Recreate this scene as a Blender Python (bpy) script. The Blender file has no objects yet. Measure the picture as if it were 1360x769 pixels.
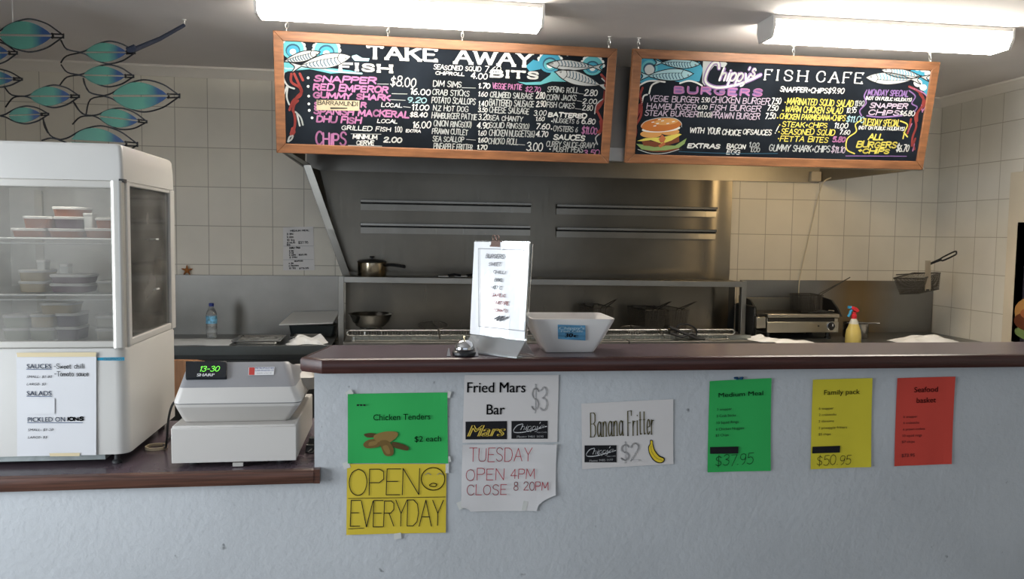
import bpy, math, random
from mathutils import Vector, Matrix
random.seed(7)
PI = math.pi
SC = bpy.context.scene
COL = SC.collection

# ------------------------------------------------------------------ camera
H = 1.57                                     # eye height
FPX, YAW, PITCH, ROLL = 1059.08, 0.140489, 0.067522, 0.01449
_fw = Vector((math.sin(YAW) * math.cos(PITCH), math.cos(YAW) * math.cos(PITCH), -math.sin(PITCH)))
_ri = Vector((math.cos(YAW), -math.sin(YAW), 0))
_up = _ri.cross(_fw)
RI = _ri * math.cos(ROLL) + _up * math.sin(ROLL)
UP = _up * math.cos(ROLL) - _ri * math.sin(ROLL)
EYE = Vector((0, 0, H))
cd = bpy.data.cameras.new('camera')
cd.sensor_fit = 'HORIZONTAL'; cd.sensor_width = 36; cd.lens = FPX / 1360 * 36
cd.clip_start = 0.05; cd.clip_end = 60
cam = bpy.data.objects.new('camera', cd); COL.objects.link(cam)
_m = Matrix((RI, UP, -_fw)).transposed().to_4x4(); _m.translation = EYE
cam.matrix_world = _m
SC.camera = cam

# ------------------------------------------------------------------ light and exposure
SC.view_settings.view_transform = 'Standard'
SC.view_settings.look = 'None'
SC.view_settings.gamma = 1
SC.view_settings.use_curve_mapping = False
SC.view_settings.exposure = 0.0
wd = bpy.data.worlds.new('sky'); SC.world = wd; wd.use_nodes = True
wd.node_tree.nodes['Background'].inputs[0].default_value = (0.62, 0.75, 0.95, 1)
wd.node_tree.nodes['Background'].inputs[1].default_value = 0.6

def area(name, loc, direction, sx, sy, power, colour, spread=180):
    l = bpy.data.lights.new(name, 'AREA'); l.shape = 'RECTANGLE'; l.size = sx; l.size_y = sy
    l.energy = power; l.color = colour; l.spread = math.radians(spread)
    o = bpy.data.objects.new(name, l); COL.objects.link(o); o.location = loc
    o.rotation_euler = Vector(direction).to_track_quat('-Z', 'Y').to_euler()
    return o

TUBE_EMIT = 42.0            # strength of the fluorescent diffusers
HOOD_LAMP = 34.0
# daylight through the shopfront behind the camera and the window in the left wall
area('daylight_shopfront', (0.6, -2.72, 1.45), (0, 1, -0.1), 4.6, 1.7, 16.5, (0.80, 0.90, 1.0))
area('daylight_side_window', (-2.86, 1.05, 1.32), (1, 0.12, -0.1), 2.0, 1.3, 95, (0.86, 0.93, 1.0), 150)

# ------------------------------------------------------------------ from a pixel of the photograph to a place in the room
def ray(x, y): return _fw * FPX + RI * (x - 680) + UP * (384.5 - y)
def atY(x, y, Y):
    d = ray(x, y); return EYE + d * (Y / d.y)
def atZ(x, y, z):
    d = ray(x, y); return EYE + d * ((z - H) / d.z)
def atX(x, y, X):
    d = ray(x, y); return EYE + d * (X / d.x)

# ------------------------------------------------------------------ materials
MATS = {}
def new_mat(name):
    m = bpy.data.materials.new(name); m.use_nodes = True
    return m, m.node_tree, m.node_tree.nodes['Principled BSDF']
def mat(name, col, rough=0.5, metal=0.0, spec=0.5, bump=None, vary=None, aniso=0.0, emit=None, trans=0.0, coat=0.0):
    if name in MATS: return MATS[name]
    m, nt, b = new_mat(name)
    b.inputs['Base Color'].default_value = (*col, 1)
    b.inputs['Roughness'].default_value = rough
    b.inputs['Metallic'].default_value = metal
    b.inputs['Specular IOR Level'].default_value = spec
    b.inputs['Coat Weight'].default_value = coat
    if aniso: b.inputs['Anisotropic'].default_value = aniso
    if trans: b.inputs['Transmission Weight'].default_value = trans
    if emit:
        b.inputs['Emission Color'].default_value = (*emit[:3], 1); b.inputs['Emission Strength'].default_value = emit[3]
    tc = nt.nodes.new('ShaderNodeTexCoord')
    if vary:                                  # (scale, amount, stretch)
        mp = nt.nodes.new('ShaderNodeMapping'); mp.inputs['Scale'].default_value = vary[2] if len(vary) > 2 else (1, 1, 1)
        n = nt.nodes.new('ShaderNodeTexNoise'); n.inputs['Scale'].default_value = vary[0]; n.inputs['Detail'].default_value = 5
        r = nt.nodes.new('ShaderNodeMapRange'); r.inputs[1].default_value = 0.3; r.inputs[2].default_value = 0.7
        r.inputs[3].default_value = 1 - vary[1]; r.inputs[4].default_value = 1 + vary[1]
        mx = nt.nodes.new('ShaderNodeMix'); mx.data_type = 'RGBA'; mx.blend_type = 'MULTIPLY'
        mx.inputs[0].default_value = 1; mx.inputs[6].default_value = (*col, 1)
        nt.links.new(tc.outputs['Object'], mp.inputs[0]); nt.links.new(mp.outputs[0], n.inputs[0])
        nt.links.new(n.outputs[0], r.inputs[0]); nt.links.new(r.outputs[0], mx.inputs[7])
        nt.links.new(mx.outputs[2], b.inputs['Base Color'])
    if bump:                                  # (scale, strength, distance)
        n = nt.nodes.new('ShaderNodeTexNoise'); n.inputs['Scale'].default_value = bump[0]; n.inputs['Detail'].default_value = 6
        bp = nt.nodes.new('ShaderNodeBump'); bp.inputs['Strength'].default_value = bump[1]; bp.inputs['Distance'].default_value = bump[2]
        nt.links.new(tc.outputs['Object'], n.inputs[0]); nt.links.new(n.outputs[0], bp.inputs['Height'])
        nt.links.new(bp.outputs[0], b.inputs['Normal'])
    MATS[name] = m
    return m

def steel(name, col=(0.42, 0.41, 0.385), rough=0.34, stretch=(120, 120, 3), painted_reflection=None, metal=1.0, an=0.5, rot=0.0):
    """brushed stainless steel, the grain running along the axis with the small factor"""
    if name in MATS: return MATS[name]
    m, nt, b = new_mat(name)
    b.inputs['Metallic'].default_value = metal
    b.inputs['Anisotropic'].default_value = an; b.inputs['Anisotropic Rotation'].default_value = rot
    tc = nt.nodes.new('ShaderNodeTexCoord')
    mp = nt.nodes.new('ShaderNodeMapping'); mp.inputs['Scale'].default_value = stretch
    n = nt.nodes.new('ShaderNodeTexNoise'); n.inputs['Scale'].default_value = 1; n.inputs['Detail'].default_value = 3
    n2 = nt.nodes.new('ShaderNodeTexNoise'); n2.inputs['Scale'].default_value = 3.1; n2.inputs['Detail'].default_value = 4
    nt.links.new(tc.outputs['Object'], mp.inputs[0]); nt.links.new(mp.outputs[0], n.inputs[0]); nt.links.new(tc.outputs['Object'], n2.inputs[0])
    r = nt.nodes.new('ShaderNodeMapRange'); r.inputs[3].default_value = rough - 0.07; r.inputs[4].default_value = rough + 0.09
    nt.links.new(n.outputs[0], r.inputs[0]); nt.links.new(r.outputs[0], b.inputs['Roughness'])
    rm = nt.nodes.new('ShaderNodeMapRange'); rm.inputs[1].default_value = .3; rm.inputs[2].default_value = .7
    rm.inputs[3].default_value = 0.86; rm.inputs[4].default_value = 1.08
    nt.links.new(n2.outputs[0], rm.inputs[0])
    mx = nt.nodes.new('ShaderNodeMix'); mx.data_type = 'RGBA'; mx.blend_type = 'MULTIPLY'; mx.inputs[0].default_value = 1
    mx.inputs[6].default_value = (*col, 1)
    nt.links.new(rm.outputs[0], mx.inputs[7])
    out = mx.outputs[2]
    if painted_reflection:                                 # soft reflection painted into the base colour: (x0, x1, soft, colour)
        sx = nt.nodes.new('ShaderNodeSeparateXYZ'); nt.links.new(tc.outputs['Object'], sx.inputs[0])
        ad = nt.nodes.new('ShaderNodeMath'); ad.operation = 'MULTIPLY_ADD'; ad.inputs[1].default_value = 0.12
        nt.links.new(n2.outputs[0], ad.inputs[0]); nt.links.new(sx.outputs[0], ad.inputs[2])
        a = nt.nodes.new('ShaderNodeMapRange'); a.inputs[1].default_value = painted_reflection[0]; a.inputs[2].default_value = painted_reflection[0] + painted_reflection[2]
        c = nt.nodes.new('ShaderNodeMapRange'); c.inputs[1].default_value = painted_reflection[1]; c.inputs[2].default_value = painted_reflection[1] + painted_reflection[2]
        c.inputs[3].default_value = 1; c.inputs[4].default_value = 0
        nt.links.new(ad.outputs[0], a.inputs[0]); nt.links.new(ad.outputs[0], c.inputs[0])
        mu = nt.nodes.new('ShaderNodeMath'); mu.operation = 'MULTIPLY'
        nt.links.new(a.outputs[0], mu.inputs[0]); nt.links.new(c.outputs[0], mu.inputs[1])
        m2 = nt.nodes.new('ShaderNodeMix'); m2.data_type = 'RGBA'
        m2.inputs[7].default_value = (*painted_reflection[3], 1)
        nt.links.new(mu.outputs[0], m2.inputs[0]); nt.links.new(out, m2.inputs[6]); out = m2.outputs[2]
    nt.links.new(out, b.inputs['Base Color'])
    bp = nt.nodes.new('ShaderNodeBump'); bp.inputs['Strength'].default_value = 0.12; bp.inputs['Distance'].default_value = 0.002
    nt.links.new(n2.outputs[0], bp.inputs['Height']); nt.links.new(bp.outputs[0], b.inputs['Normal'])
    MATS[name] = m
    return m

def tile_mat(name, axis, off_h, off_v, tw=0.2, th=0.25, col=(0.77, 0.725, 0.625)):
    """glazed wall tiles, one joint at off_h along the wall and one at height off_v"""
    m, nt, b = new_mat(name)
    tc = nt.nodes.new('ShaderNodeTexCoord'); s = nt.nodes.new('ShaderNodeSeparateXYZ'); c = nt.nodes.new('ShaderNodeCombineXYZ')
    nt.links.new(tc.outputs['Object'], s.inputs[0])
    def sub(o, v):
        k = nt.nodes.new('ShaderNodeMath'); k.operation = 'SUBTRACT'; k.inputs[1].default_value = v; nt.links.new(o, k.inputs[0]); return k.outputs[0]
    nt.links.new(sub(s.outputs[axis], off_h), c.inputs[0]); nt.links.new(sub(s.outputs[2], off_v), c.inputs[1])
    br = nt.nodes.new('ShaderNodeTexBrick'); br.offset = 0; br.squash = 1
    br.inputs['Scale'].default_value = 1; br.inputs['Brick Width'].default_value = tw; br.inputs['Row Height'].default_value = th
    br.inputs['Mortar Size'].default_value = 0.0026; br.inputs['Mortar Smooth'].default_value = 0.3; br.inputs['Bias'].default_value = 0
    br.inputs['Color1'].default_value = (*col, 1); br.inputs['Color2'].default_value = (col[0] * .95, col[1] * .95, col[2] * .93, 1)
    br.inputs['Mortar'].default_value = (0.40, 0.36, 0.29, 1)
    nt.links.new(c.outputs[0], br.inputs['Vector'])
    n = nt.nodes.new('ShaderNodeTexNoise'); n.inputs['Scale'].default_value = 2.2; n.inputs['Detail'].default_value = 6
    nt.links.new(tc.outputs['Object'], n.inputs[0])
    r = nt.nodes.new('ShaderNodeMapRange'); r.inputs[1].default_value = .3; r.inputs[2].default_value = .7; r.inputs[3].default_value = .9; r.inputs[4].default_value = 1.06
    nt.links.new(n.outputs[0], r.inputs[0])
    mx = nt.nodes.new('ShaderNodeMix'); mx.data_type = 'RGBA'; mx.blend_type = 'MULTIPLY'; mx.inputs[0].default_value = 1
    nt.links.new(br.outputs[0], mx.inputs[6]); nt.links.new(r.outputs[0], mx.inputs[7]); nt.links.new(mx.outputs[2], b.inputs['Base Color'])
    bp = nt.nodes.new('ShaderNodeBump'); bp.inputs['Strength'].default_value = 0.35; bp.inputs['Distance'].default_value = 0.003; bp.invert = True
    nt.links.new(br.outputs['Fac'], bp.inputs['Height']); nt.links.new(bp.outputs[0], b.inputs['Normal'])
    b.inputs['Roughness'].default_value = 0.32
    return m

# ------------------------------------------------------------------ mesh builder: collects shapes, links them as ONE mesh object
class MB:
    def __init__(s): s.v = []; s.f = []; s.m = []; s.cur = 0; s.mats = []
    def use(s, m):
        if m not in s.mats: s.mats.append(m)
        s.cur = s.mats.index(m); return s
    def add(s, vs, fs):
        o = len(s.v); s.v.extend(Vector(v) for v in vs)
        for f in fs: s.f.append([i + o for i in f]); s.m.append(s.cur)
        return s
    def box(s, x0, x1, y0, y1, z0, z1):
        return s.add([(x0, y0, z0), (x1, y0, z0), (x1, y1, z0), (x0, y1, z0), (x0, y0, z1), (x1, y0, z1), (x1, y1, z1), (x0, y1, z1)],
                     [(3, 2, 1, 0), (4, 5, 6, 7), (0, 1, 5, 4), (1, 2, 6, 5), (2, 3, 7, 6), (3, 0, 4, 7)])
    def hexa(s, p):                           # eight corners: bottom loop then top loop
        return s.add(p, [(3, 2, 1, 0), (4, 5, 6, 7), (0, 1, 5, 4), (1, 2, 6, 5), (2, 3, 7, 6), (3, 0, 4, 7)])
    def prism(s, poly, d):                    # polygon pushed along d
        d = Vector(d); n = len(poly); p = [Vector(q) for q in poly]
        return s.add(p + [q + d for q in p], [tuple(range(n - 1, -1, -1)), tuple(range(n, 2 * n))] + [(i, (i + 1) % n, n + (i + 1) % n, n + i) for i in range(n)])
    def loft(s, loops, cap0=True, cap1=True):
        n = len(loops[0]); vs = [q for l in loops for q in l]; fs = []
        for k in range(len(loops) - 1):
            for i in range(n): fs.append((k * n + i, k * n + (i + 1) % n, (k + 1) * n + (i + 1) % n, (k + 1) * n + i))
        if cap0: fs.append(tuple(range(n - 1, -1, -1)))
        if cap1: fs.append(tuple(range((len(loops) - 1) * n, len(loops) * n)))
        return s.add(vs, fs)
    def lathe(s, prof, c=(0, 0, 0), n=28, cap0=False, cap1=False):
        c = Vector(c)
        return s.loft([[c + Vector((r * math.cos(2 * PI * i / n), r * math.sin(2 * PI * i / n), z)) for i in range(n)] for r, z in prof], cap0, cap1)
    def tube(s, pts, r, n=6, closed=False):
        p = [Vector(q) for q in pts]; L = len(p); loops = []; up = None
        for i in range(L):
            a = p[i - 1] if (i or closed) else p[i]; b = p[(i + 1) % L] if (i < L - 1 or closed) else p[i]
            t = (b - a); t = t.normalized() if t.length > 1e-9 else Vector((0, 0, 1))
            if up is None: up = t.orthogonal().normalized()
            up = (up - t * up.dot(t)); up = up.normalized() if up.length > 1e-6 else t.orthogonal().normalized()
            w = t.cross(up); rr = r[i] if isinstance(r, (list, tuple)) else r
            loops.append([p[i] + (up * math.cos(2 * PI * k / n) + w * math.sin(2 * PI * k / n)) * rr for k in range(n)])
        if closed: loops.append(loops[0])
        return s.loft(loops, not closed, not closed)
    def grid(s, fn, nu, nv):
        vs = [fn(i / nu, j / nv) for j in range(nv + 1) for i in range(nu + 1)]
        return s.add(vs, [(j * (nu + 1) + i, j * (nu + 1) + i + 1, (j + 1) * (nu + 1) + i + 1, (j + 1) * (nu + 1) + i) for j in range(nv) for i in range(nu)])
    def build(s, name, m=None, parent=None, sharp=35, bevel=0, segs=2, solid=0, sub=0, loc=None):
        base = Vector((0, 0, 0)); q = parent
        while q is not None: base += q.location; q = q.parent
        o_loc = Vector(loc) - base if loc is not None else Vector((0, 0, 0))
        org = base + o_loc
        me = bpy.data.meshes.new(name)
        me.from_pydata([tuple(v - org) for v in s.v], [], s.f)
        for x in (s.mats or [m]): me.materials.append(x)
        if s.mats: me.polygons.foreach_set('material_index', s.m)
        me.polygons.foreach_set('use_smooth', [sharp > 0] * len(me.polygons))
        me.update()
        if sharp > 0: me.set_sharp_from_angle(angle=math.radians(sharp))
        o = bpy.data.objects.new(name, me); COL.objects.link(o); o.location = o_loc
        if parent is not None: o.parent = parent
        if bevel:
            k = o.modifiers.new('bevel', 'BEVEL'); k.width = bevel; k.segments = segs; k.limit_method = 'ANGLE'; k.angle_limit = math.radians(40)
        if solid:
            k = o.modifiers.new('solid', 'SOLIDIFY'); k.thickness = solid; k.offset = 0
        if sub:
            k = o.modifiers.new('sub', 'SUBSURF'); k.levels = sub; k.render_levels = sub
        return o

def rrect(x0, x1, y0, y1, z, r, n=5):        # rounded rectangle in plan
    out = []
    for cx, cy, a in ((x1 - r, y0 + r, -PI / 2), (x1 - r, y1 - r, 0), (x0 + r, y1 - r, PI / 2), (x0 + r, y0 + r, PI)):
        for k in range(n + 1):
            t = a + PI / 2 * k / n; out.append(Vector((cx + r * math.cos(t), cy + r * math.sin(t), z)))
    return out
def tag(o, label=None, cat=None, group=None, kind=None):
    if label: o['label'] = label
    if cat: o['category'] = cat
    if group: o['group'] = group
    if kind: o['kind'] = kind
    return o
def thing(name, loc, label, cat, group=None):
    o = bpy.data.objects.new(name, None); COL.objects.link(o); o.location = loc; o.empty_display_size = 0.05
    return tag(o, label, cat, group)
def copy_tree(o, parent=None):
    c = o.copy(); COL.objects.link(c); c.parent = parent
    for ch in list(o.children): copy_tree(ch, c)
    return c
def smooth(pts, k=4, closed=False):           # Catmull-Rom through the points
    p = [Vector(q) for q in pts]; out = []; n = len(p)
    for i in range(n if closed else n - 1):
        a = p[i - 1] if (i or closed) else p[0]; b = p[i]; c = p[(i + 1) % n]; d = p[(i + 2) % n] if (closed or i + 2 < n) else c
        for j in range(k):
            t = j / k
            out.append(0.5 * ((2 * b) + (c - a) * t + (2 * a - 5 * b + 4 * c - d) * t * t + (3 * b - a - 3 * c + d) * t ** 3))
    if not closed: out.append(p[-1])
    return out
# ------------------------------------------------------------------ lettering: drawn strokes and printed letters on a plane
G = {
'A': (.72, '0,0 .36,1 .72,0|.14,.36 .58,.36'), 'B': (.62, '0,0 0,1 .4,1 .57,.92 .57,.64 .4,.54 0,.54|.4,.54 .6,.44 .62,.14 .42,0 0,0'),
'C': (.64, '~.62,.8 .5,.96 .3,1 .1,.85 0,.5 .1,.15 .3,0 .5,.04 .64,.2'), 'D': (.66, '0,0 0,1 .35,1 .58,.84 .66,.5 .58,.16 .35,0 0,0'),
'E': (.55, '.55,1 0,1 0,0 .55,0|0,.52 .45,.52'), 'F': (.53, '.53,1 0,1 0,0|0,.52 .42,.52'),
'G': (.68, '~.63,.82 .5,.96 .3,1 .1,.85 0,.5 .1,.15 .3,0 .55,.04 .66,.2 .66,.45|.4,.45 .68,.45'), 'H': (.64, '0,0 0,1|.64,0 .64,1|0,.52 .64,.52'),
'I': (.1, '.05,0 .05,1'), 'J': (.46, '~.46,1 .46,.25 .34,.04 .16,.02 0,.2'), 'K': (.62, '0,0 0,1|.6,1 0,.45|.18,.6 .62,0'), 'L': (.52, '0,1 0,0 .52,0'),
'M': (.82, '0,0 0.06,1 .41,.25 .76,1 .82,0'), 'N': (.66, '0,0 0,1 .66,0 .66,1'), 'O': (.7, '~.35,1 .1,.86 0,.5 .1,.14 .35,0 .6,.14 .7,.5 .6,.86 .35,1'),
'P': (.58, '0,0 0,1 .4,1 .57,.9 .58,.62 .4,.48 0,.48'), 'Q': (.7, '~.35,1 .1,.86 0,.5 .1,.14 .35,0 .6,.14 .7,.5 .6,.86 .35,1|.42,.25 .72,-.08'),
'R': (.62, '0,0 0,1 .4,1 .57,.9 .58,.66 .4,.52 0,.52|.3,.52 .62,0'), 'S': (.56, '~.54,.84 .4,.98 .16,.98 .03,.8 .1,.6 .42,.45 .55,.25 .42,.03 .16,.01 0,.16'),
'T': (.64, '0,1 .64,1|.32,1 .32,0'), 'U': (.64, '~0,1 0,.3 .1,.05 .32,0 .54,.05 .64,.3 .64,1'), 'V': (.68, '0,1 .34,0 .68,1'),
'W': (.98, '0,1 .24,0 .49,.85 .74,0 .98,1'), 'X': (.64, '0,1 .64,0|.64,1 0,0'), 'Y': (.66, '0,1 .33,.48 .66,1|.33,.48 .33,0'), 'Z': (.6, '0,1 .6,1 0,0 .6,0'),
'0': (.56, '~.28,1 .06,.82 0,.5 .06,.18 .28,0 .5,.18 .56,.5 .5,.82 .28,1'), '1': (.22, '0,.8 .18,1 .18,0'), '2': (.54, '~0,.76 .1,.95 .3,1 .5,.86 .46,.6 .2,.28 0,0|0,0 .54,0'),
'3': (.52, '~0,.86 .2,1 .42,.94 .46,.7 .2,.54|~.2,.54 .5,.42 .5,.14 .24,0 0,.12'), '4': (.58, '.42,0 .42,1 0,.3 .58,.3'), '5': (.52, '.48,1 .06,1 .03,.58|~.03,.58 .3,.64 .5,.46 .5,.16 .26,0 0,.1'),
'6': (.52, '~.42,.98 .14,.72 0,.35 .08,.06 .28,0 .5,.14 .5,.4 .3,.54 .08,.44 .01,.28'), '7': (.52, '0,1 .52,1 .18,0'), 
'8': (.52, '~.26,.54 .06,.68 .08,.94 .26,1 .44,.94 .46,.68 .26,.54 .02,.36 .04,.08 .26,0 .48,.08 .5,.36 .26,.54'), '9': (.52, '~.5,.72 .42,.5 .2,.44 .02,.6 .04,.9 .26,1 .48,.9 .5,.6 .42,.2 .22,0'),
'.': (.12, '.03,0 .09,.05'), ',': (.14, '.08,.08 .02,-.12'), '-': (.4, '.03,.45 .37,.45'), '+': (.4, '.03,.45 .37,.45|.2,.65 .2,.25'), '$': (.54, '~.52,.8 .38,.92 .16,.9 .03,.74 .12,.56 .42,.44 .53,.26 .4,.08 .16,.06 0,.18|.27,1.1 .27,-.1'),
'(': (.2, '~.18,1.05 .04,.75 .04,.25 .18,-.05'), ')': (.2, '~.02,1.05 .16,.75 .16,.25 .02,-.05'), '/': (.4, '0,0 .4,1'), '!': (.1, '.05,1 .05,.3|.05,.06 .05,0'), "'": (.1, '.06,1.02 .03,.8'), ':': (.12, '.06,.1 .06,.05|.06,.6 .06,.55'),
'&': (.6, '~.6,0 .2,.6 .16,.88 .3,1 .42,.85 .3,.6 .04,.3 .1,.03 .34,.02 .56,.35'), ' ': (.34, ''),
'a': (.46, '~.44,.5 .26,.62 .06,.5 0,.25 .1,.02 .28,.04 .42,.22 .44,.5|~.44,.6 .44,.15 .5,0'), 'c': (.4, '~.4,.48 .24,.62 .06,.5 0,.28 .08,.04 .24,0 .42,.12'),
'e': (.42, '~.02,.3 .4,.34 .38,.54 .2,.62 .04,.46 .02,.16 .18,0 .42,.12'), 'h': (.44, '0,1 0,0|~0,.4 .16,.6 .34,.58 .4,.4 .4,0'), 'i': (.1, '.05,.6 .05,0|.05,.82 .06,.78'),
'l': (.1, '.05,1 .05,0'), 'm': (.66, '0,.6 0,0|~0,.4 .14,.6 .28,.56 .32,.4 .32,0|~.32,.4 .46,.6 .6,.56 .64,.4 .64,0'), 'n': (.42, '0,.6 0,0|~0,.4 .16,.6 .34,.58 .4,.4 .4,0'),
'o': (.44, '~.22,.62 .04,.5 0,.3 .06,.08 .22,0 .38,.08 .44,.3 .4,.5 .22,.62'), 'p': (.44, '0,.6 0,-.4|~0,.4 .16,.62 .36,.56 .44,.3 .34,.04 .14,.02 0,.16'), 'r': (.34, '0,.6 0,0|~0,.36 .14,.56 .34,.56'),
's': (.36, '~.34,.5 .22,.62 .06,.54 .06,.38 .28,.26 .34,.1 .2,0 0,.08'), 't': (.34, '~.14,.95 .14,.15 .2,.02 .34,.06|0,.62 .32,.62'), 'u': (.42, '~0,.6 0,.2 .1,.02 .26,.04 .4,.25|.4,.6 .4,0'),
'w': (.6, '0,.6 .15,0 .3,.5 .45,0 .6,.6'), 'y': (.44, '0,.6 .2,.05|~.44,.6 .22,.05 .1,-.3 -.08,-.38'), 'd': (.44, '~.42,.5 .24,.62 .06,.5 0,.28 .1,.02 .28,.04 .42,.22|.43,1 .43,0'), 'F_': (.1, ''),
}
class Frame:
    """a flat face in the room: o = a point on it, u = reading direction, v = up, n = out of it"""
    def __init__(s, o, u, v): s.o = Vector(o); s.u = Vector(u).normalized(); s.v = Vector(v); s.v = (s.v - s.u * s.v.dot(s.u)).normalized(); s.n = s.u.cross(s.v)
    def p(s, a, b, d=0): return s.o + s.u * a + s.v * b + s.n * d
    def px(s, x, y):
        r = ray(x, y); t = (s.o - EYE).dot(s.n) / r.dot(s.n); q = EYE + r * t - s.o
        return q.dot(s.u), q.dot(s.v)
def strip(mb, fr, pts, hw, d, thin=1.0, joints=True):
    """one pen stroke of half width hw through the (a, b) points"""
    n = len(pts)
    for i in range(n - 1):
        ax, ay = pts[i]; bx, by = pts[i + 1]; dx, dy = bx - ax, by - ay; L = math.hypot(dx, dy)
        if L < 1e-7: continue
        w = hw * (thin + (1 - thin) * abs(dy) / L); ox, oy = -dy / L * w, dx / L * w
        mb.add([fr.p(ax - ox, ay - oy, d), fr.p(bx - ox, by - oy, d), fr.p(bx + ox, by + oy, d), fr.p(ax + ox, ay + oy, d)], [(0, 1, 2, 3)])
    if joints:
        w = hw * (1 if thin == 1 else thin)
        for x, y in pts:
            mb.add([fr.p(x + w * math.cos(k * PI / 3), y + w * math.sin(k * PI / 3), d) for k in range(6)], [(0, 1, 2, 3, 4, 5)])
def draw_text(mb, fr, s, a0, b0, width, height, hw, d=0.001, slant=0.0, jit=0.03, serif=False, thin=1.0, gap=0.16, arc=None, k=3):
    """strokes of s fitted into width x height with the baseline at (a0, b0)"""
    a0 += hw; b0 += hw; width = max(width - 2 * hw, .002); height = max(height - 2 * hw, .002)
    tot = sum(G[c][0] + gap for c in s) - gap
    sx = width / tot; x = 0
    for c in s:
        w, st = G[c]
        jy = random.uniform(-jit, jit) * height; js = 1 + random.uniform(-jit, jit) * 1.5; jr = random.uniform(-jit, jit)
        oy = arc((x + w / 2) / tot) if arc else 0
        for part in st.split('|'):
            if not part: continue
            cv = part[0] == '~'; part = part.lstrip('~')
            pts = [tuple(float(t) for t in q.split(',')) for q in part.split()]
            ends = (pts[0], pts[-1])
            if cv and len(pts) > 2: pts = [(q.x, q.y) for q in smooth([(a, b, 0) for a, b in pts], k)]
            def tr(a, b):
                a, b = a * js, b * js
                return a0 + (x + a + slant * b + jr * b) * sx, b0 + oy + b * height + jy
            strip(mb, fr, [tr(*q) for q in pts], hw, d, thin)
            if serif:
                for q in ends:
                    if q[1] in (0.0, 1.0) and c not in 'CGOQSJU0123456789' or (c == 'U' and q[1] == 1.0):
                        e = 0.11
                        strip(mb, fr, [tr(q[0] - e, q[1]), tr(q[0] + e, q[1])], hw * 0.7, d, 1.0, False)
                if c in 'EFLTCGSZ':
                    for q in ends:
                        if c in 'CGS' or q[1] in (0.0, 1.0):
                            sgn = -1 if q[1] > 0.5 else 1
                            strip(mb, fr, [tr(q[0], q[1] - 0.02 * sgn), tr(q[0], q[1] + 0.2 * sgn)], hw * 0.75, d, 1.0, False)
        x += w + gap
_font_cache = {}
def glyph_mesh(s, bold, slant):
    key = (s, bold, slant)
    if key not in _font_cache:
        cu = bpy.data.curves.new('lettering', 'FONT'); cu.body = s; cu.size = 1; cu.resolution_u = 3; cu.offset = bold; cu.shear = slant
        o = bpy.data.objects.new('lettering', cu); COL.objects.link(o)
        me = bpy.data.meshes.new_from_object(o.evaluated_get(bpy.context.evaluated_depsgraph_get()))
        vs = [v.co.copy() for v in me.vertices]; fs = [tuple(p.vertices) for p in me.polygons]
        bpy.data.objects.remove(o); bpy.data.meshes.remove(me); bpy.data.curves.remove(cu)
        _font_cache[key] = (vs, fs)
    return _font_cache[key]
def print_text(mb, fr, s, a0, b0, width, height, d=0.001, bold=0.0, slant=0.0):
    """printed letters; height = cap height; width None keeps the proportions"""
    vs, fs = glyph_mesh(s, 0, slant)
    x0 = min(v.x for v in vs); x1 = max(v.x for v in vs)
    sy = height / 0.73; sx = width / (x1 - x0) if width else sy
    for e in ((0,) if bold < .001 else (-bold, 0, bold)):
        mb.add([fr.p(a0 + (v.x - x0 + e) * sx, b0 + v.y * sy, d + abs(e) * .0005) for v in vs], fs)
class Z:
    """reads positions off one zoomed view of the photograph (scale, left, top)"""
    def __init__(s, k, x, y): s.k, s.x, s.y = k, x, y
    def __call__(s, a, b): return s.x + a / s.k, s.y + b / s.k
def rect_px(fr, z, X0, X1, Y0, Y1):
    yc = (Y0 + Y1) / 2; xc = (X0 + X1) / 2
    a0, bm = fr.px(*z(X0, yc)); a1, bn = fr.px(*z(X1, yc))
    _, t = fr.px(*z(xc, Y0)); _, b = fr.px(*z(xc, Y1))
    return a0, b, a1 - a0, t - b
def W(mb, fr, z, s, X0, X1, Y0, Y1, m, hw=None, **kw):
    a, b, w, h = rect_px(fr, z, X0, X1, Y0, Y1); mb.use(m)
    draw_text(mb, fr, s, a, b, w, h, hw if hw else h * 0.075, **kw)
def PT(mb, fr, z, s, X0, X1, Y0, Y1, m, **kw):
    a, b, w, h = rect_px(fr, z, X0, X1, Y0, Y1); mb.use(m)
    print_text(mb, fr, s, a, b, w, h, **kw)
def POLY(mb, fr, z, pts, m, d=0.0008, sm=False):
    q = [fr.px(*z(*p)) for p in pts]
    if sm: q = [(v.x, v.y) for v in smooth([(a, b, 0) for a, b in q], 4, True)]
    mb.use(m); v = [fr.p(a, b, d) for a, b in q]
    nrm = sum((v[i].cross(v[(i + 1) % len(v)]) for i in range(len(v))), Vector())
    if nrm.dot(fr.n) < 0: v.reverse()
    mb.add(v, [tuple(range(len(v)))])
def PEN(mb, fr, z, pts, m, hw=0.002, d=0.0012, sm=True):
    q = [fr.px(*z(*p)) for p in pts]
    if sm and len(q) > 2: q = [(v.x, v.y) for v in smooth([(a, b, 0) for a, b in q], 4)]
    mb.use(m); strip(mb, fr, q, hw, d)
def ELL(mb, fr, z, cx, cy, rx, ry, m, d=0.0008, rot=0.0, n=18):
    POLY(mb, fr, z, [(cx + rx * math.cos(t) * math.cos(rot) - ry * math.sin(t) * math.sin(rot), cy + rx * math.cos(t) * math.sin(rot) + ry * math.sin(t) * math.cos(rot))
                     for t in (2 * PI * k / n for k in range(n))], m, d)
def ink(name, col, rough=0.8): return mat(name, col, rough, spec=0.2)
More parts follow.
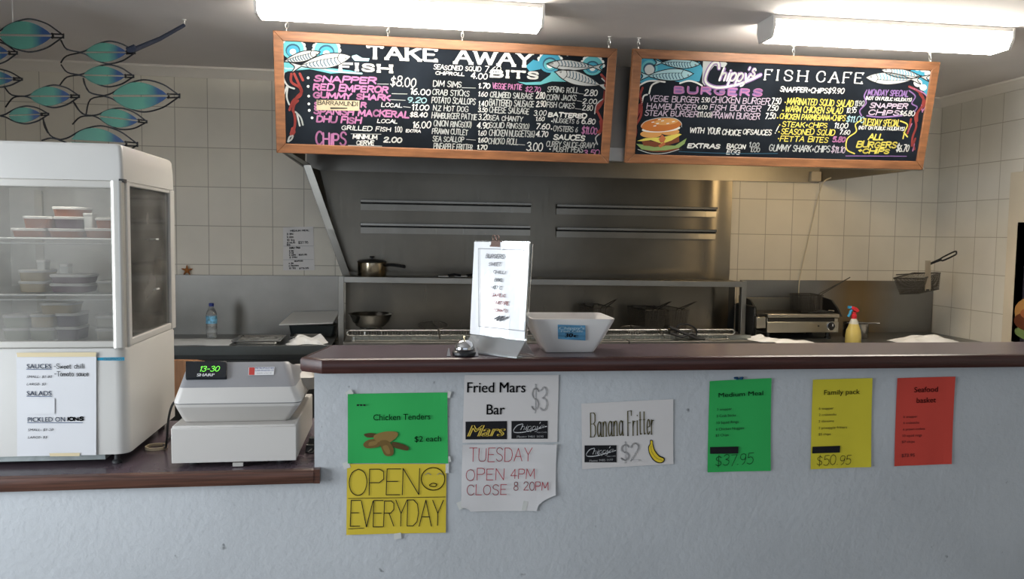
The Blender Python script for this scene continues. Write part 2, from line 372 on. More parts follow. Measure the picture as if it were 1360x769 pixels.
# ------------------------------------------------------------------ the setting
YB, XR, XL, YF, ZC = 5.388, 3.899, -2.7, -2.6, 2.605      # back wall, right wall, left wall, shopfront, ceiling
ZT, ZL, ZBN = 1.203, 0.868, 0.902                         # bar top, low counter top, kitchen benches
plaster = mat('painted_plaster', (0.50, 0.518, 0.53), 0.75, bump=(55, 0.32, 0.006), vary=(3, 0.06))
ceil_m = mat('ceiling_paint', (0.77, 0.735, 0.715), 0.85, bump=(90, 0.15, 0.002), vary=(1.5, 0.05))
wall_m = mat('wall_paint', (0.55, 0.54, 0.52), 0.8)
_nt = plaster.node_tree; _b = _nt.nodes['Principled BSDF']; _src = _b.inputs['Base Color'].links[0].from_socket
_tc = _nt.nodes.new('ShaderNodeTexCoord'); _n = _nt.nodes.new('ShaderNodeTexNoise'); _n.inputs['Scale'].default_value = 21; _n.inputs['Detail'].default_value = 3
_r = _nt.nodes.new('ShaderNodeMapRange'); _r.inputs[1].default_value = .735; _r.inputs[2].default_value = .80; _r.inputs[4].default_value = .75
_x = _nt.nodes.new('ShaderNodeMix'); _x.data_type = 'RGBA'; _x.inputs[7].default_value = (.05, .05, .05, 1)
_nt.links.new(_tc.outputs['Object'], _n.inputs[0]); _nt.links.new(_n.outputs[0], _r.inputs[0]); _nt.links.new(_r.outputs[0], _x.inputs[0]); _nt.links.new(_src, _x.inputs[6]); _nt.links.new(_x.outputs[2], _b.inputs['Base Color'])
tile_b = tile_mat('back_wall_tiles', 0, -1.422, 1.354)
tile_r = tile_mat('right_wall_tiles', 1, YB - 0.211, 1.354, col=(0.72, 0.69, 0.62))
floor_m = mat('floor_vinyl', (0.16, 0.15, 0.14), 0.5, vary=(6, 0.15))
corn_m = mat('cornice_paint', (0.72, 0.68, 0.61), 0.7)
cream_m = mat('cream_jamb', (0.62, 0.55, 0.43), 0.5, vary=(4, 0.05))
def struct(name, mb, m=None, **k): return tag(mb.build(name, m, **k), kind='structure')
struct('floor', MB().box(XL - .2, XR + .2, YF - .2, YB + .2, -0.1, 0), floor_m)
struct('ceiling', MB().box(XL - .2, XR + .2, YF - .2, YB + .2, ZC, ZC + .1), ceil_m)
struct('wall_back', MB().box(XL - .2, XR + .2, YB, YB + .12, 0, ZC), tile_b)
struct('wall_right', MB().box(XR, XR + .12, YF, YB, 0, ZC), tile_r)
w = MB()                                                  # left wall with its window opening
w.box(XL - .12, XL, YF, 0.1, 0, ZC).box(XL - .12, XL, 2.0, YB, 0, ZC).box(XL - .12, XL, 0.1, 2.0, 0, 0.72).box(XL - .12, XL, 0.1, 2.0, 1.93, ZC)
struct('wall_left', w, wall_m)
w = MB()                                                  # shopfront
w.box(XL, -1.7, YF - .12, YF, 0, ZC).box(2.9, XR, YF - .12, YF, 0, ZC).box(-1.7, 2.9, YF - .12, YF, 0, .6).box(-1.7, 2.9, YF - .12, YF, 2.3, ZC)
struct('wall_front', w, wall_m)
w = MB()                                                  # frames of the two windows
for x in (-1.7, -0.2, 1.3, 2.85): w.box(x, x + .05, YF - .09, YF - .03, .6, 2.3)
struct('window_1', w, mat('window_frame', (.6, .6, .6), .4))
w = MB()
for y in (0.1, 1.02, 1.95): w.box(XL - .09, XL - .03, y, y + .05, .72, 1.93)
struct('window_2', w, mat('window_frame', (.6, .6, .6), .4))
def cove(a, b, inw):                                      # cornice run from a to b, inw = into the room
    a, b, inw = Vector(a), Vector(b), Vector(inw)
    prof = [(0, 0), (0, -.062), (.012, -.062), (.02, -.05), (.05, -.018), (.062, -.012), (.062, 0)]
    mb = MB(); P = [a + inw * p + Vector((0, 0, q)) for p, q in prof]
    return mb.prism(P, b - a)
struct('trim_1', cove((XL, YB, ZC), (XR, YB, ZC), (0, -1, 0)), corn_m)
struct('trim_2', cove((XR, YF, ZC), (XR, YB, ZC), (-1, 0, 0)), corn_m)
w = MB(); w.box(XR - .022, XR, 4.50, 4.66, 0, 2.02)       # cream jamb at the end of the right wall's tiles
struct('trim_3', w, cream_m, bevel=.004)

# the plastered counter: tall part to the right, low part to the left, one continuous front
w = MB()
w.box(-0.250, XR, 2.41, 2.56, 0, ZT - .0435).box(XL, -0.250, 2.41, 2.56, 0, ZL - .0435)
struct('wall_counter', w, plaster)

# ------------------------------------------------------------------ counter tops
lam = mat('plum_laminate', (0.105, 0.078, 0.092), 0.24, spec=0.5, vary=(25, .12))
wood_edge = mat('mahogany_edge', (0.050, 0.016, 0.012), 0.3, vary=(3, .35, (2, 30, 60)))
wood_edge2 = mat('walnut_edge', (0.085, 0.035, 0.022), 0.35, vary=(2.5, .5, (2, 30, 60)))
def top_slab(name, poly, z, th, edge, lbl, lip=.012):
    t = thing(name, (poly[0][0], poly[0][1], z - th), lbl, 'countertop')
    mb = MB(); mb.prism([(x, y, z - th + .002) for x, y in poly], (0, 0, th - .002)); mb.build('slab', lam, t, bevel=.003)
    return t
tp = [(-0.222, 2.362), (XR - .003, 2.362), (XR - .003, 2.655), (-0.215, 2.655), (-0.275, 2.40)]
t = top_slab('bar_countertop', tp, ZT, .04, wood_edge, 'long plum topped bar counter with a dark mahogany edge and cut left corner')
mb = MB()
def nosing(mb, path, z0, z1, out):                        # rounded timber strip along the edge
    prof = [(0, z0), (out * .7, z0), (out, z0 + .008), (out, z1 - .009), (out * .75, z1 - .002), (0, z1 + .0006)]
    loops = []
    for i, (x, y) in enumerate(path):
        a = Vector(path[max(i - 1, 0)]); b = Vector(path[min(i + 1, len(path) - 1)]); tdir = (b - a).normalized(); nrm = Vector((tdir.y, -tdir.x))
        k = 1.0
        if 0 < i < len(path) - 1:
            d1 = (Vector(path[i]) - a).normalized(); k = 1 / max(.5, abs(nrm.dot(Vector((d1.y, -d1.x)))))
        loops.append([(x + nrm.x * p * k, y + nrm.y * p * k, z) for p, z in prof])
    mb.loft(loops)
nosing(mb, [(-0.215, 2.655), (-0.275, 2.40), (-0.222, 2.362), (XR - .003, 2.362)], ZT - .042, ZT, .014)
mb.build('edge_strip', wood_edge, t)
lp = [(XL + .003, 2.398), (-0.2505, 2.398), (-0.2505, 3.06), (XL + .003, 3.06)]
t = top_slab('low_countertop', lp, ZL, .04, wood_edge2, 'low plum counter top with a walnut edge under the fridge and cash register')
mb = MB(); nosing(mb, [(XL + .003, 2.398), (-0.2505, 2.398)], ZL - .042, ZL, .016)
mb.box(-.2505, -.232, 2.384, 2.408, ZL - .042, ZL)
mb.build('edge_strip', wood_edge2, t)

# ------------------------------------------------------------------ fluorescent ceiling lights
diff_m = mat('lit_diffuser', (0.9, 0.9, 0.9), 0.5, emit=(1.0, 0.93, 0.82, TUBE_EMIT))
fix_m = mat('white_fitting', (0.72, 0.70, 0.66), 0.45)
def tube_light(x0, x1, y, ry, lbl):
    t = thing('fluorescent_light', ((x0 + x1) / 2, y, ZC), lbl, 'ceiling light', 'fluorescent lights over the menu boards')
    L = x1 - x0
    MB().box(x0, x1, y - .085, y + .085, ZC - .022, ZC - .0005).build('base_tray', fix_m, t, bevel=.003)
    pr = [(-.078, -.022), (-.084, -.05), (-.06, -.098), (.06, -.098), (.084, -.05), (.078, -.022)]
    MB().prism([(x0 + .012, y + a, ZC + b) for a, b in pr], (L - .024, 0, 0)).build('diffuser', diff_m, t)
    pr2 = [(-.088, -.0005), (-.088, -.052), (-.064, -.102), (.064, -.102), (.088, -.052), (.088, -.0005)]
    for xx in (x0 - .002, x1 - .012): MB().prism([(xx, y + a, ZC + b) for a, b in pr2], (.014, 0, 0)).build('end_cap', fix_m, t, bevel=.002)
    return t
tube_light(-0.62, 0.635, 3.665, 0, 'lit fluorescent ceiling light above the take away menu board')
tube_light(1.70, 2.93, 3.63, 0, 'lit fluorescent ceiling light above the fish cafe menu board')

# ------------------------------------------------------------------ range hood
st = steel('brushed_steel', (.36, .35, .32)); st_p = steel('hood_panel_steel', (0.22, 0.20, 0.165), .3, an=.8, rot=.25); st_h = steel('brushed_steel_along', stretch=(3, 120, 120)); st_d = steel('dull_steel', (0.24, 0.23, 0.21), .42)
st_dark = steel('dark_steel', (0.10, 0.105, 0.105), .4)
dark_in = mat('dark_gap', (.012, .012, .012), .7)
ZR, ZH = H + .413, H + .90
hood = thing('range_hood', (1.2, 4.8, ZR), 'large stainless range hood and sloping back panel above the fryers', 'range hood')
mb = MB()                                                 # canopy shell: open at the bottom
mb.box(-.61, 2.97, 4.235, 4.25, ZR, ZH).box(-.61, -.595, 4.25, YB - .16, ZR, ZH).box(2.955, 2.97, 4.25, YB - .002, ZR, ZH).box(-.61, 2.97, 4.235, YB - .01, ZH, ZH + .015)
mb.build('canopy', st_d, hood)
MB().box(-.615, 2.972, 4.226, 4.236, ZR - .004, ZR + .07).box(-.615, 2.97, 4.236, 4.27, ZR - .006, ZR).build('front_lip', st_h, hood, bevel=.002)
MB().box(-.60, 2.955, YB - .03, YB - .004, ZR - .008, ZH - .002).build('duct_face', st_d, hood)
# back panel below, its left edge running in towards the shelf; bowed at the right end
PYB = YB - .016
tl = atY(424, 226, PYB); bl = atY(459, 366, PYB); tr_ = atY(972, 243, PYB); br_ = atY(968, 376, PYB)
ztop, zbot = ZR - .002, ZBN + .03
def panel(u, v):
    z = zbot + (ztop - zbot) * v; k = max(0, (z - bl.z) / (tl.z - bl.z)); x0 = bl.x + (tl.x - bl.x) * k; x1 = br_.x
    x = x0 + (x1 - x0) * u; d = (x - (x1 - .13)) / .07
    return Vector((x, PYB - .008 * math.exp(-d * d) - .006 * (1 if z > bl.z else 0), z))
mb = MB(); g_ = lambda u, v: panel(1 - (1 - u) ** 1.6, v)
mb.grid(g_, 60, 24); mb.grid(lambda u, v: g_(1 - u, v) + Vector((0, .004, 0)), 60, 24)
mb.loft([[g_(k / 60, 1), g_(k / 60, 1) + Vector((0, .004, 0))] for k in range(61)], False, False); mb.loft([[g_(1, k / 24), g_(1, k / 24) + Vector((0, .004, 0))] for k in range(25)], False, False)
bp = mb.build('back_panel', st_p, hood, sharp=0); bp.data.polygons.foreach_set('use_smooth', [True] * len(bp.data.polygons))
# flared left side panel with its bright folded edge
a0 = atY(402, 219, 5.13); a1 = atY(455, 366, 5.2); mb = MB()
c0 = atY(424, 226, PYB - .01); c1 = atY(459, 366, PYB - .01)
n_ = Vector((.004, 0, 0))
mb.hexa([a1, a1 + n_, c1 + n_, c1, a0, a0 + n_, c0 + n_, c0]); mb.build('side_panel', st_d, hood)
mb = MB(); q0 = atY(403, 219, 5.125); q1 = atY(455.5, 366, 5.195); wv = Vector((.045, -.004, 0))
mb.hexa([q1, q1 + wv, q1 + wv + Vector((0, .012, 0)), q1 + Vector((0, .012, 0)), q0, q0 + wv, q0 + wv + Vector((0, .012, 0)), q0 + Vector((0, .012, 0))])
mb.build('side_flange', st, hood)
e0 = Vector((-.61, 4.24, ZR)); mb = MB(); mb.hexa([e0, e0 + Vector((.045, 0, 0)), q0 + wv, q0, e0 + Vector((0, 0, .004)), e0 + Vector((.045, 0, .004)), q0 + wv + Vector((0, 0, .004)), q0 + Vector((0, 0, .004))])
mb.build('side_flange', st, hood)
# four grease slots, each a lip over a bright strip
slot_m = steel('slot_steel', (0.22, 0.205, 0.18), .25, stretch=(3, 120, 120))
for (xa, ya, xb, yb) in ((479, 264, 705, 273), (479, 294, 704, 304), (739, 272, 951, 277), (739, 302, 950, 307)):
    A = atY(xa, ya, PYB - .02); B = atY(xb, yb, PYB - .02); zz = (A.z + B.z) / 2
    s = MB().box(A.x, B.x, PYB - .05, PYB - .012, zz - .012, zz + .006).build('vent_lip', slot_m, hood, bevel=.002)
    MB().box(A.x, B.x, PYB - .030, PYB - .012, zz - .022, zz - .012).build('vent_gap', dark_in, s)
    MB().box(A.x, B.x, PYB - .026, PYB - .010, zz - .062, zz - .022).build('vent_strip', steel('vent_strip_steel', (.34, .32, .28), .3, an=.8, rot=.25), s)
# switch box on the duct face and the warm bulkhead lamp up inside the hood's right end
MB().box(2.875, 2.95, YB - .07, YB - .031, ZR + .0, ZR + .07).build('switch_box', mat('beige_box', (.50, .45, .36), .5), hood, bevel=.004)
lamp = MB().box(2.50, 2.78, 4.26, 4.37, ZR + .075, ZR + .19).build('hood_lamp', st_d, hood, bevel=.006)
MB().box(2.515, 2.765, 4.27, 4.385, ZR + .06, ZR + .165).build('lamp_lens', mat('warm_lamp', (.8, .7, .5), .4, emit=(1, .70, .34, HOOD_LAMP)), lamp, bevel=.004)
# cream lead hanging from the hood
mb = MB(); mb.tube(smooth([atY(1104, 236, 5.2), atY(1093, 243, 5.25), atY(1085, 270, 5.33), atY(1073, 320, 5.36), atY(1062, 371, 5.34), atY(1061, 395, 5.33)], 6), .004)
mb.build('cord', mat('cream_lead', (.62, .56, .42), .5), hood)

# ------------------------------------------------------------------ splashbacks
def plate(name, x0, x1, z0, z1, m, lbl, y0=YB - .014):
    o = MB().box(x0, x1, y0, YB - .002, z0, z1).build(name, m, bevel=.002, loc=((x0 + x1) / 2, y0, z0)); return tag(o, lbl, 'splashback')
xl_post = atY(450, 400, 5.2).x
plate('splashback', XL + .01, xl_post - .01, ZBN - .02, H - .282, steel('splash_steel', (0.26, 0.25, 0.23), .36, stretch=(100, 100, 2.5)), 'plain stainless splashback on the left behind the water bottle')
plate('splashback', 2.40, XR - .004, ZBN - .02, H - .29, steel('splash_steel_brown_reflection', (0.30, 0.295, 0.28), .4, stretch=(100, 100, 2.5), painted_reflection=(-.10, .26, .24, (.30, .215, .115))), 'stainless splashback on the right behind the griddle with a painted brown reflection')  # brown band in the colour stands for something brown mirrored in the steel
mb = MB(); mb.box(2.125, 2.36, YB - .012, YB - .002, .5, H - .3).box(2.232, 2.236, YB - .016, YB - .012, .5, H - .3)
tag(mb.build('backing_board', mat('charcoal_board', (.035, .037, .036), .5), loc=(2.24, YB - .01, .5)), 'charcoal backing board between the fryers and the griddle', 'panel')

# ------------------------------------------------------------------ shelf over the fryers on two posts
sh = thing('steel_shelf', (1.0, 5.2, ZBN), 'long stainless shelf on posts above the fryers', 'shelf')
y0 = 5.12; zl_, zr_ = H - .274, H - .289; xA = atY(457, 368, y0).x; xB = atY(985, 374, y0).x
mb = MB(); mb.hexa([(xA, y0, zl_ - .012), (xB, y0, zr_ - .012), (xB, PYB - .035, zr_ - .012), (xA, PYB - .035, zl_ - .012), (xA, y0, zl_), (xB, y0, zr_), (xB, PYB - .035, zr_), (xA, PYB - .035, zl_)])
mb.build('shelf_board', st_d, sh)
mb = MB(); mb.hexa([(xA, y0 - .012, zl_ - .037), (xB, y0 - .012, zr_ - .037), (xB, y0, zr_ - .037), (xA, y0, zl_ - .037), (xA, y0 - .012, zl_ + .001), (xB, y0 - .012, zr_ + .001), (xB, y0, zr_ + .001), (xA, y0, zl_ + .001)])
mb.build('front_edge', st, sh, bevel=.002)
MB().box(xA - .035, xA, y0 - .008, y0 + .03, 0, zl_ + .003).build('post', st, sh, bevel=.002)
MB().box(xB, xB + .034, y0 - .008, y0 + .03, 0, zr_ + .004).build('post', st, sh, bevel=.002)
MB().box(xA - .03, xA - .005, y0 + .03, PYB - .035, zl_ - .03, zl_ - .005).build('side_rail', st_d, sh)
MB().box(xB + .005, xB + .03, y0 + .03, PYB - .035, zr_ - .03, zr_ - .005).build('side_rail', st_d, sh)
# ------------------------------------------------------------------ the two chalk menu boards
frame_m = mat('board_frame_timber', (0.19, 0.078, 0.030), 0.5, vary=(4, .3, (2, 14, 14)))
black_m = mat('chalkboard', (0.0065, 0.009, 0.013), 0.85, spec=.08, vary=(4, .5))
CW = ink('chalk_white', (.52, .53, .52)); CG = ink('chalk_grey', (.30, .315, .315)); CP = ink('chalk_pink', (.32, .13, .26)); CY = ink('chalk_yellow', (.46, .40, .075)); CV = ink('chalk_violet', (.17, .10, .25))
CB = ink('chalk_blue', (.035, .20, .29)); CT = ink('chalk_turquoise', (.08, .28, .31)); CR = ink('chalk_red', (.20, .035, .03)); CK = ink('chalk_black', (.01, .01, .012)); CL = ink('chalk_pale_blue', (.24, .38, .42)); CDB = ink('chalk_dark_blue', (.02, .06, .10))
CS = ink('chalk_silver', (.33, .35, .35)); CO = ink('paint_bun', (.32, .105, .022)); CO2 = ink('paint_bun_light', (.42, .21, .065)); CGN = ink('paint_lettuce', (.16, .23, .08)); CRD = ink('paint_patty', (.12, .035, .015)); CTO = ink('paint_tomato', (.33, .105, .04))
steel_w = mat('zinc_wire', (.55, .55, .53), .35, 1.0)
def menu_board(tl, tr, br, bl, Yt, Yb, lbl):
    A, B, C, D = atY(*tl, Yt), atY(*tr, Yt), atY(*br, Yb), atY(*bl, Yb)
    U = ((B - A) + (C - D)).normalized(); V = ((A - D) + (B - C)); fr = Frame((A + B + C + D) / 4, U, V)
    w = ((B - A).length + (C - D).length) / 2; h = ((A - D).length + (B - C).length) / 2
    t = thing('menu_board', tuple(fr.p(0, -h / 2)), lbl, 'menu board', 'chalk menu boards hung in front of the range hood')
    fw = .047; dep = .03
    def bar(a0, a1, b0, b1, c0=0, c1=0, vert=False):      # mitred frame bar
        if vert: q = [(a0, b0), (a1, b0 + c0), (a1, b1 + c1), (a0, b1)]
        else: q = [(a0, b0), (a1, b0), (a1 + c1, b1), (a0 + c0, b1)]
        return [fr.p(a, b, -dep) for a, b in q], q
    mb = MB()
    for q in ([(-w/2, h/2), (-w/2 + fw, h/2 - fw), (w/2 - fw, h/2 - fw), (w/2, h/2)], [(-w/2, -h/2), (w/2, -h/2), (w/2 - fw, -h/2 + fw), (-w/2 + fw, -h/2 + fw)],
              [(-w/2, -h/2), (-w/2 + fw, -h/2 + fw), (-w/2 + fw, h/2 - fw), (-w/2, h/2)], [(w/2, -h/2), (w/2, h/2), (w/2 - fw, h/2 - fw), (w/2 - fw, -h/2 + fw)]):
        mb.prism([fr.p(a, b, -dep) for a, b in q], fr.n * (dep + .008))
    mb.build('timber_frame', frame_m, t, bevel=.003)
    MB().prism([fr.p(a, b, -.02) for a, b in ((-w/2 + fw, -h/2 + fw), (w/2 - fw, -h/2 + fw), (w/2 - fw, h/2 - fw), (-w/2 + fw, h/2 - fw))], fr.n * .02).build('chalkboard_panel', black_m, t)
    return t, fr, w, h
def hang(t, fr, w, h, spots):
    for a in spots:
        p = fr.p(a, h / 2 - .004, -.012); top = Vector((p.x + .004, p.y + .01, ZC))
        mb = MB(); n = max(3, int((top.z - p.z) / .026))
        for i in range(n):
            c = p.lerp(top, (i + .5) / n); ax = Vector((1, 0, 0)) if i % 2 else Vector((0, 1, 0)); L = (top.z - p.z) / n * .62
            mb.tube([c + ax * .007 * math.cos(k * PI / 4) + Vector((0, 0, L * math.sin(k * PI / 4))) for k in range(8)], .0022, 5, True)
        mb.build('hanging_chain', steel_w, t)
        mb = MB(); mb.lathe([(.011, 0), (.011, -.004), (.003, -.006), (.003, -.02)], top, 10, True, True)
        mb.build('ceiling_hook', fix_m, t)

b1, F1, w1, h1 = menu_board((360, 40), (822, 65), (806, 217), (370, 203), 4.075, 4.185, 'take away chalk menu board listing fish, bits and prices')
b2, F2, w2, h2 = menu_board((848, 66), (1253, 82), (1220, 226), (824, 215), 4.075, 4.185, 'fish cafe chalk menu board with a burger drawing')
hang(b1, F1, w1, h1, (-w1/2 + .06, -.31, .06, w1/2 - .04)); hang(b2, F2, w2, h2, (-w2/2 + .03, .02, w2/2 - .05))
zA = Z(4.048, 350, 30); zB = Z(4.048, 560, 30); zC = Z(4.045, 820, 50); zD = Z(4.271, 1020, 60)
mb = MB()
# headings
W(mb, F1, zA, 'TAKE', 553, 938, 122, 208, CW, hw=.0095, serif=True, thin=.55, jit=.01, gap=.24, d=.002)
mb.build('take_heading', None, b1); mb = MB()
W(mb, F1, zB, 'AWAY', 172, 600, 145, 236, CW, hw=.0095, serif=True, thin=.55, jit=.01, gap=.16, d=.002)
mb.build('away_heading', None, b1); mb = MB()
W(mb, F1, zA, 'FISH', 405, 695, 216, 268, CW, hw=.0075, serif=True, thin=.6, jit=.01, gap=.25, d=.002)
mb.build('fish_heading', None, b1); mb = MB()
W(mb, F1, zB, 'BITS', 368, 632, 254, 304, CW, hw=.0075, serif=True, thin=.6, jit=.01, gap=.25, d=.002)
mb.build('bits_heading', None, b1)
mb = MB()
def rows(fr, z, items):
    for it in items:
        s, X0, X1, Y0, Y1, m = it[:6]; kw = it[6] if len(it) > 6 else {}
        W(mb, fr, z, s, X0, X1, Y0, Y1, m, **{**dict(hw=.0026, slant=.12, jit=.05), **kw})
sm = dict(hw=.0019)
for x, y in ((240, 297), (240, 343), (243, 395), (244, 437), (246, 472), (261, 512)): ELL(mb, F1, zA, x, y, 7, 7, CW)
pk = dict(hw=.0042, slant=.1)
rows(F1, zA, [('SNAPPER', 268, 605, 287, 326, CP, pk), ('$8.00', 680, 820, 290, 345, CW), ('RED EMPEROR', 264, 672, 332, 374, CP, pk), ('16.00', 785, 900, 352, 390, CW),
    ('GUMMY SHARK', 264, 684, 378, 415, CP, pk), ('9.20', 770, 875, 402, 434, CL), ('S', 270, 300, 424, 458, CP, pk), ('R', 520, 555, 424, 458, CP, pk), ('LOCAL', 632, 745, 432, 456, CW, sm), ('11.00', 795, 890, 440, 474, CW),
    ('SPANISH MACKERAL', 268, 785, 464, 505, CP, pk), ('$8.40', 785, 880, 481, 510, CW), ('DHU FISH', 282, 525, 502, 542, CP, pk), ('LOCAL', 610, 720, 519, 541, CW, sm), ('16.00', 800, 898, 530, 570, CW),
    ('GRILLED FISH', 418, 685, 556, 582, CW, sm), ('1.00', 704, 746, 555, 590, CW, sm), ('EXTRA', 764, 845, 574, 592, CW, sm), ('CHIPS', 276, 445, 588, 664, CP, dict(hw=.0045, slant=.05)),
    ('MINIMUM', 478, 612, 600, 628, CW), ('CERVE', 497, 595, 632, 660, CW), ('2.00', 643, 745, 614, 648, CW, dict(hw=.0034))])
for a, b in (((470, 598), (632, 600)), ((455, 660), (636, 664)), ((612, 330), (672, 331)), ((690, 382), (772, 384)), ((680, 414), (762, 418)), ((752, 452), (790, 456))): PEN(mb, F1, zA, [a, b], CG, .0015)
g = dict(hw=.0021, slant=.1)
rows(F1, zB, [('SEASONED SQUID', 62, 320, 230, 258, CW, sm), ('7.60', 335, 425, 232, 270, CW, sm), ('CHIPROLL', 72, 230, 264, 284, CW, sm), ('4.00', 262, 355, 268, 305, CW),
    ('DIM SIMS', 60, 215, 314, 348, CG, g), ('1.70', 303, 368, 325, 356, CW), ('CRAB STICKS', 55, 258, 360, 394, CG, g), ('1.60', 302, 354, 370, 398, CW, sm), ('POTATO SCALLOPS', 52, 290, 402, 438, CG, g), ('1.40', 304, 355, 418, 452, CW, sm),
    ('N.Z HOT DOG', 60, 250, 446, 478, CG, g), ('3.50', 302, 355, 455, 482, CW, sm), ('HAMBURGER PATTIE', 52, 298, 486, 520, CG, g), ('3.20', 303, 366, 490, 525, CW, sm), ('ONION RINGS(10)', 62, 268, 528, 562, CG, g), ('4.90', 295, 366, 535, 570, CW),
    ('PRAWN CUTLET', 54, 250, 570, 603, CG, g), ('1.60', 302, 348, 578, 608, CW, sm), ('SEA SCALLOP', 58, 228, 610, 642, CG, g), ('1.60', 300, 354, 618, 646, CW), ('PINEAPPLE FRITTER', 63, 275, 650, 684, CG, g), ('1.70', 296, 352, 655, 684, CW),
    ('VEGGIE PATTIE', 378, 540, 328, 360, CP, dict(hw=.0021, slant=.1)), ('$2.70', 555, 640, 345, 374, CP, sm), ('CRUMBED SAUSAGE', 366, 600, 374, 408, CG, g), ('2.80', 612, 664, 372, 410, CW), ('BATTERED SAUSAGE', 362, 604, 416, 452, CG, g), ('2.90', 614, 668, 420, 455, CW),
    ('CHEESE SAUSAGE', 362, 578, 455, 490, CG, g), ('3.00', 602, 670, 470, 502, CW, sm), ('SEA CHANTY', 362, 545, 500, 530, CG, g), ('1.60', 612, 660, 504, 530, CW, sm), ('SQUID RINGS(10)', 362, 578, 538, 570, CG, g), ('7.60', 612, 690, 540, 574, CW),
    ('CHICKEN NUGGETS(6)', 360, 608, 578, 614, CG, g), ('4.70', 612, 680, 582, 616, CW), ('CHICKO ROLL', 356, 520, 620, 656, CG, g), ('3.00', 562, 650, 642, 690, CW),
    ('SPRING ROLL', 674, 845, 345, 378, CG, g), ('2.80', 872, 945, 360, 396, CW), ('CORN JACKS', 668, 832, 386, 420, CG, g), ('2.00', 864, 942, 408, 438, CW, sm), ('FISH CAKES', 670, 822, 428, 460, CG, g), ('2.80', 862, 920, 442, 474, CW, sm),
    ('BATTERED', 678, 888, 484, 512, CW, dict(hw=.0032, slant=.08)), ('NUGGETS 6', 706, 846, 514, 542, CG, g), ('6.80', 858, 936, 514, 548, CW), ('OYSTERS 6', 706, 840, 556, 588, CG, g), ('$11.00', 858, 945, 560, 602, CP),
    ('SAUCES', 706, 878, 602, 634, CW, dict(hw=.0033, slant=.08)), ('CURRY SAUCE-GRAVY', 668, 935, 640, 672, CG, g), ('MUSHY PEAS', 704, 868, 668, 698, CG, g), ('3.50', 868, 955, 682, 716, CP)])
for x, y in ((700, 530), (698, 572), (690, 680)): ELL(mb, F1, zB, x, y, 4, 4, CW)
for a, b in (((216, 350), (290, 352)), ((240, 628), (290, 632)), ((515, 655), (555, 658)), ((845, 382), (870, 384)), ((835, 420), (862, 424)), ((825, 462), (858, 466))): PEN(mb, F1, zB, [a, b], CG, .0012)
mb.build('chalk_lettering', None, b1)
def fish(mb, fr, z, nose, tail, hh, body, stripe, flip=1):
    """a chalk fish from nose to tail root, half height hh (all in zoomed-view units)"""
    nx, ny = nose; tx, ty = tail; L = math.hypot(tx - nx, ty - ny); ux, uy = (tx - nx) / L, (ty - ny) / L; vx, vy = -uy, ux
    P = lambda s_, t_: (nx + ux * s_ * L + vx * t_ * hh, ny + uy * s_ * L + vy * t_ * hh)
    prof = [(0, 0), (.12, .5), (.3, .9), (.5, 1), (.75, .7), (.95, .22), (1.0, .14)]
    out = [P(a, b) for a, b in prof] + [P(1.2, .75), P(1.12, 0), P(1.2, -.75)] + [P(a, -b) for a, b in reversed(prof)]
    POLY(mb, fr, z, out, body, .0012); PEN(mb, fr, z, out + [out[0]], CK, .0022, .0024)
    for k in range(9):
        s_ = .3 + k * .07; e = .75 - max(0, s_ - .5) * 1.1
        PEN(mb, fr, z, [P(s_, -e), P(s_ + .035, -.1), P(s_ + .02, e * .35)], stripe, .0022, .0018)
    PEN(mb, fr, z, [P(.22, -.7), P(.27, 0), P(.22, .7)], CK, .0016, .0022); PEN(mb, fr, z, [P(.25, .2), P(.6, .3), P(1, .05)], CK, .0012, .0022)
    ELL(mb, fr, z, *P(.12, -.2), 5, 5, CK, .0022); ELL(mb, fr, z, *P(.12, -.2), 2, 2, CW, .0026)
def swirl(mb, fr, z, cx, cy, r, m1, m2):
    ELL(mb, fr, z, cx, cy, r, r * .92, m2, .0005, n=24); ELL(mb, fr, z, cx, cy + r * .12, r * .66, r * .6, CDB, .0008); ELL(mb, fr, z, cx, cy + r * .18, r * .56, r * .5, m1, .001); ELL(mb, fr, z, cx, cy + r * .25, r * .28, r * .26, CW, .0012)
    for k in range(9):
        a = PI + k * PI / 8; ELL(mb, fr, z, cx + r * math.cos(a), cy + r * .92 * math.sin(a), r * .22, r * .2, CW, .0003, n=10)
def tentacles(mb, fr, z, lines, m, hw=.004):
    for l in lines: PEN(mb, fr, z, l, m, hw, .0014)
mb = MB()
swirl(mb, F1, zA, 158, 142, 60, CB, CT); swirl(mb, F1, zA, 338, 150, 66, CB, CT)
POLY(mb, F1, zA, [(90, 195), (98, 278), (130, 262), (250, 250), (360, 274), (450, 268), (530, 276), (470, 258), (400, 250), (300, 240), (180, 232)], CT, .0006)
PEN(mb, F1, zA, [(92, 232), (130, 248), (260, 240), (380, 262), (528, 274)], CL, .004, .001)
POLY(mb, F1, zA, [(470, 180), (500, 172), (530, 190), (570, 192), (565, 208), (490, 206)], CL, .0007)
fish(mb, F1, zA, (305, 158), (110, 208), 27, CS, CDB); fish(mb, F1, zA, (472, 182), (200, 232), 38, CS, CDB)
tentacles(mb, F1, zA, [[(150, 275), (150, 320), (195, 350), (200, 390), (160, 420), (140, 470)], [(165, 275), (190, 330), (205, 370), (180, 400), (150, 450)], [(195, 275), (212, 310)], [(160, 470), (170, 520), (165, 570), (148, 605)], [(185, 420), (165, 440), (158, 475)]], CR, .006)
tentacles(mb, F1, zA, [[(110, 270), (108, 300), (130, 340), (165, 355)], [(125, 345), (108, 390)], [(130, 350), (125, 400), (138, 440)], [(172, 480), (200, 510), (212, 550)], [(180, 490), (195, 555)], [(132, 640), (140, 615), (158, 608), (150, 628), (132, 640)]], CS, .004)
POLY(mb, F1, zA, [(140, 600), (150, 565), (168, 555), (172, 590), (160, 610)], CR, .0012)
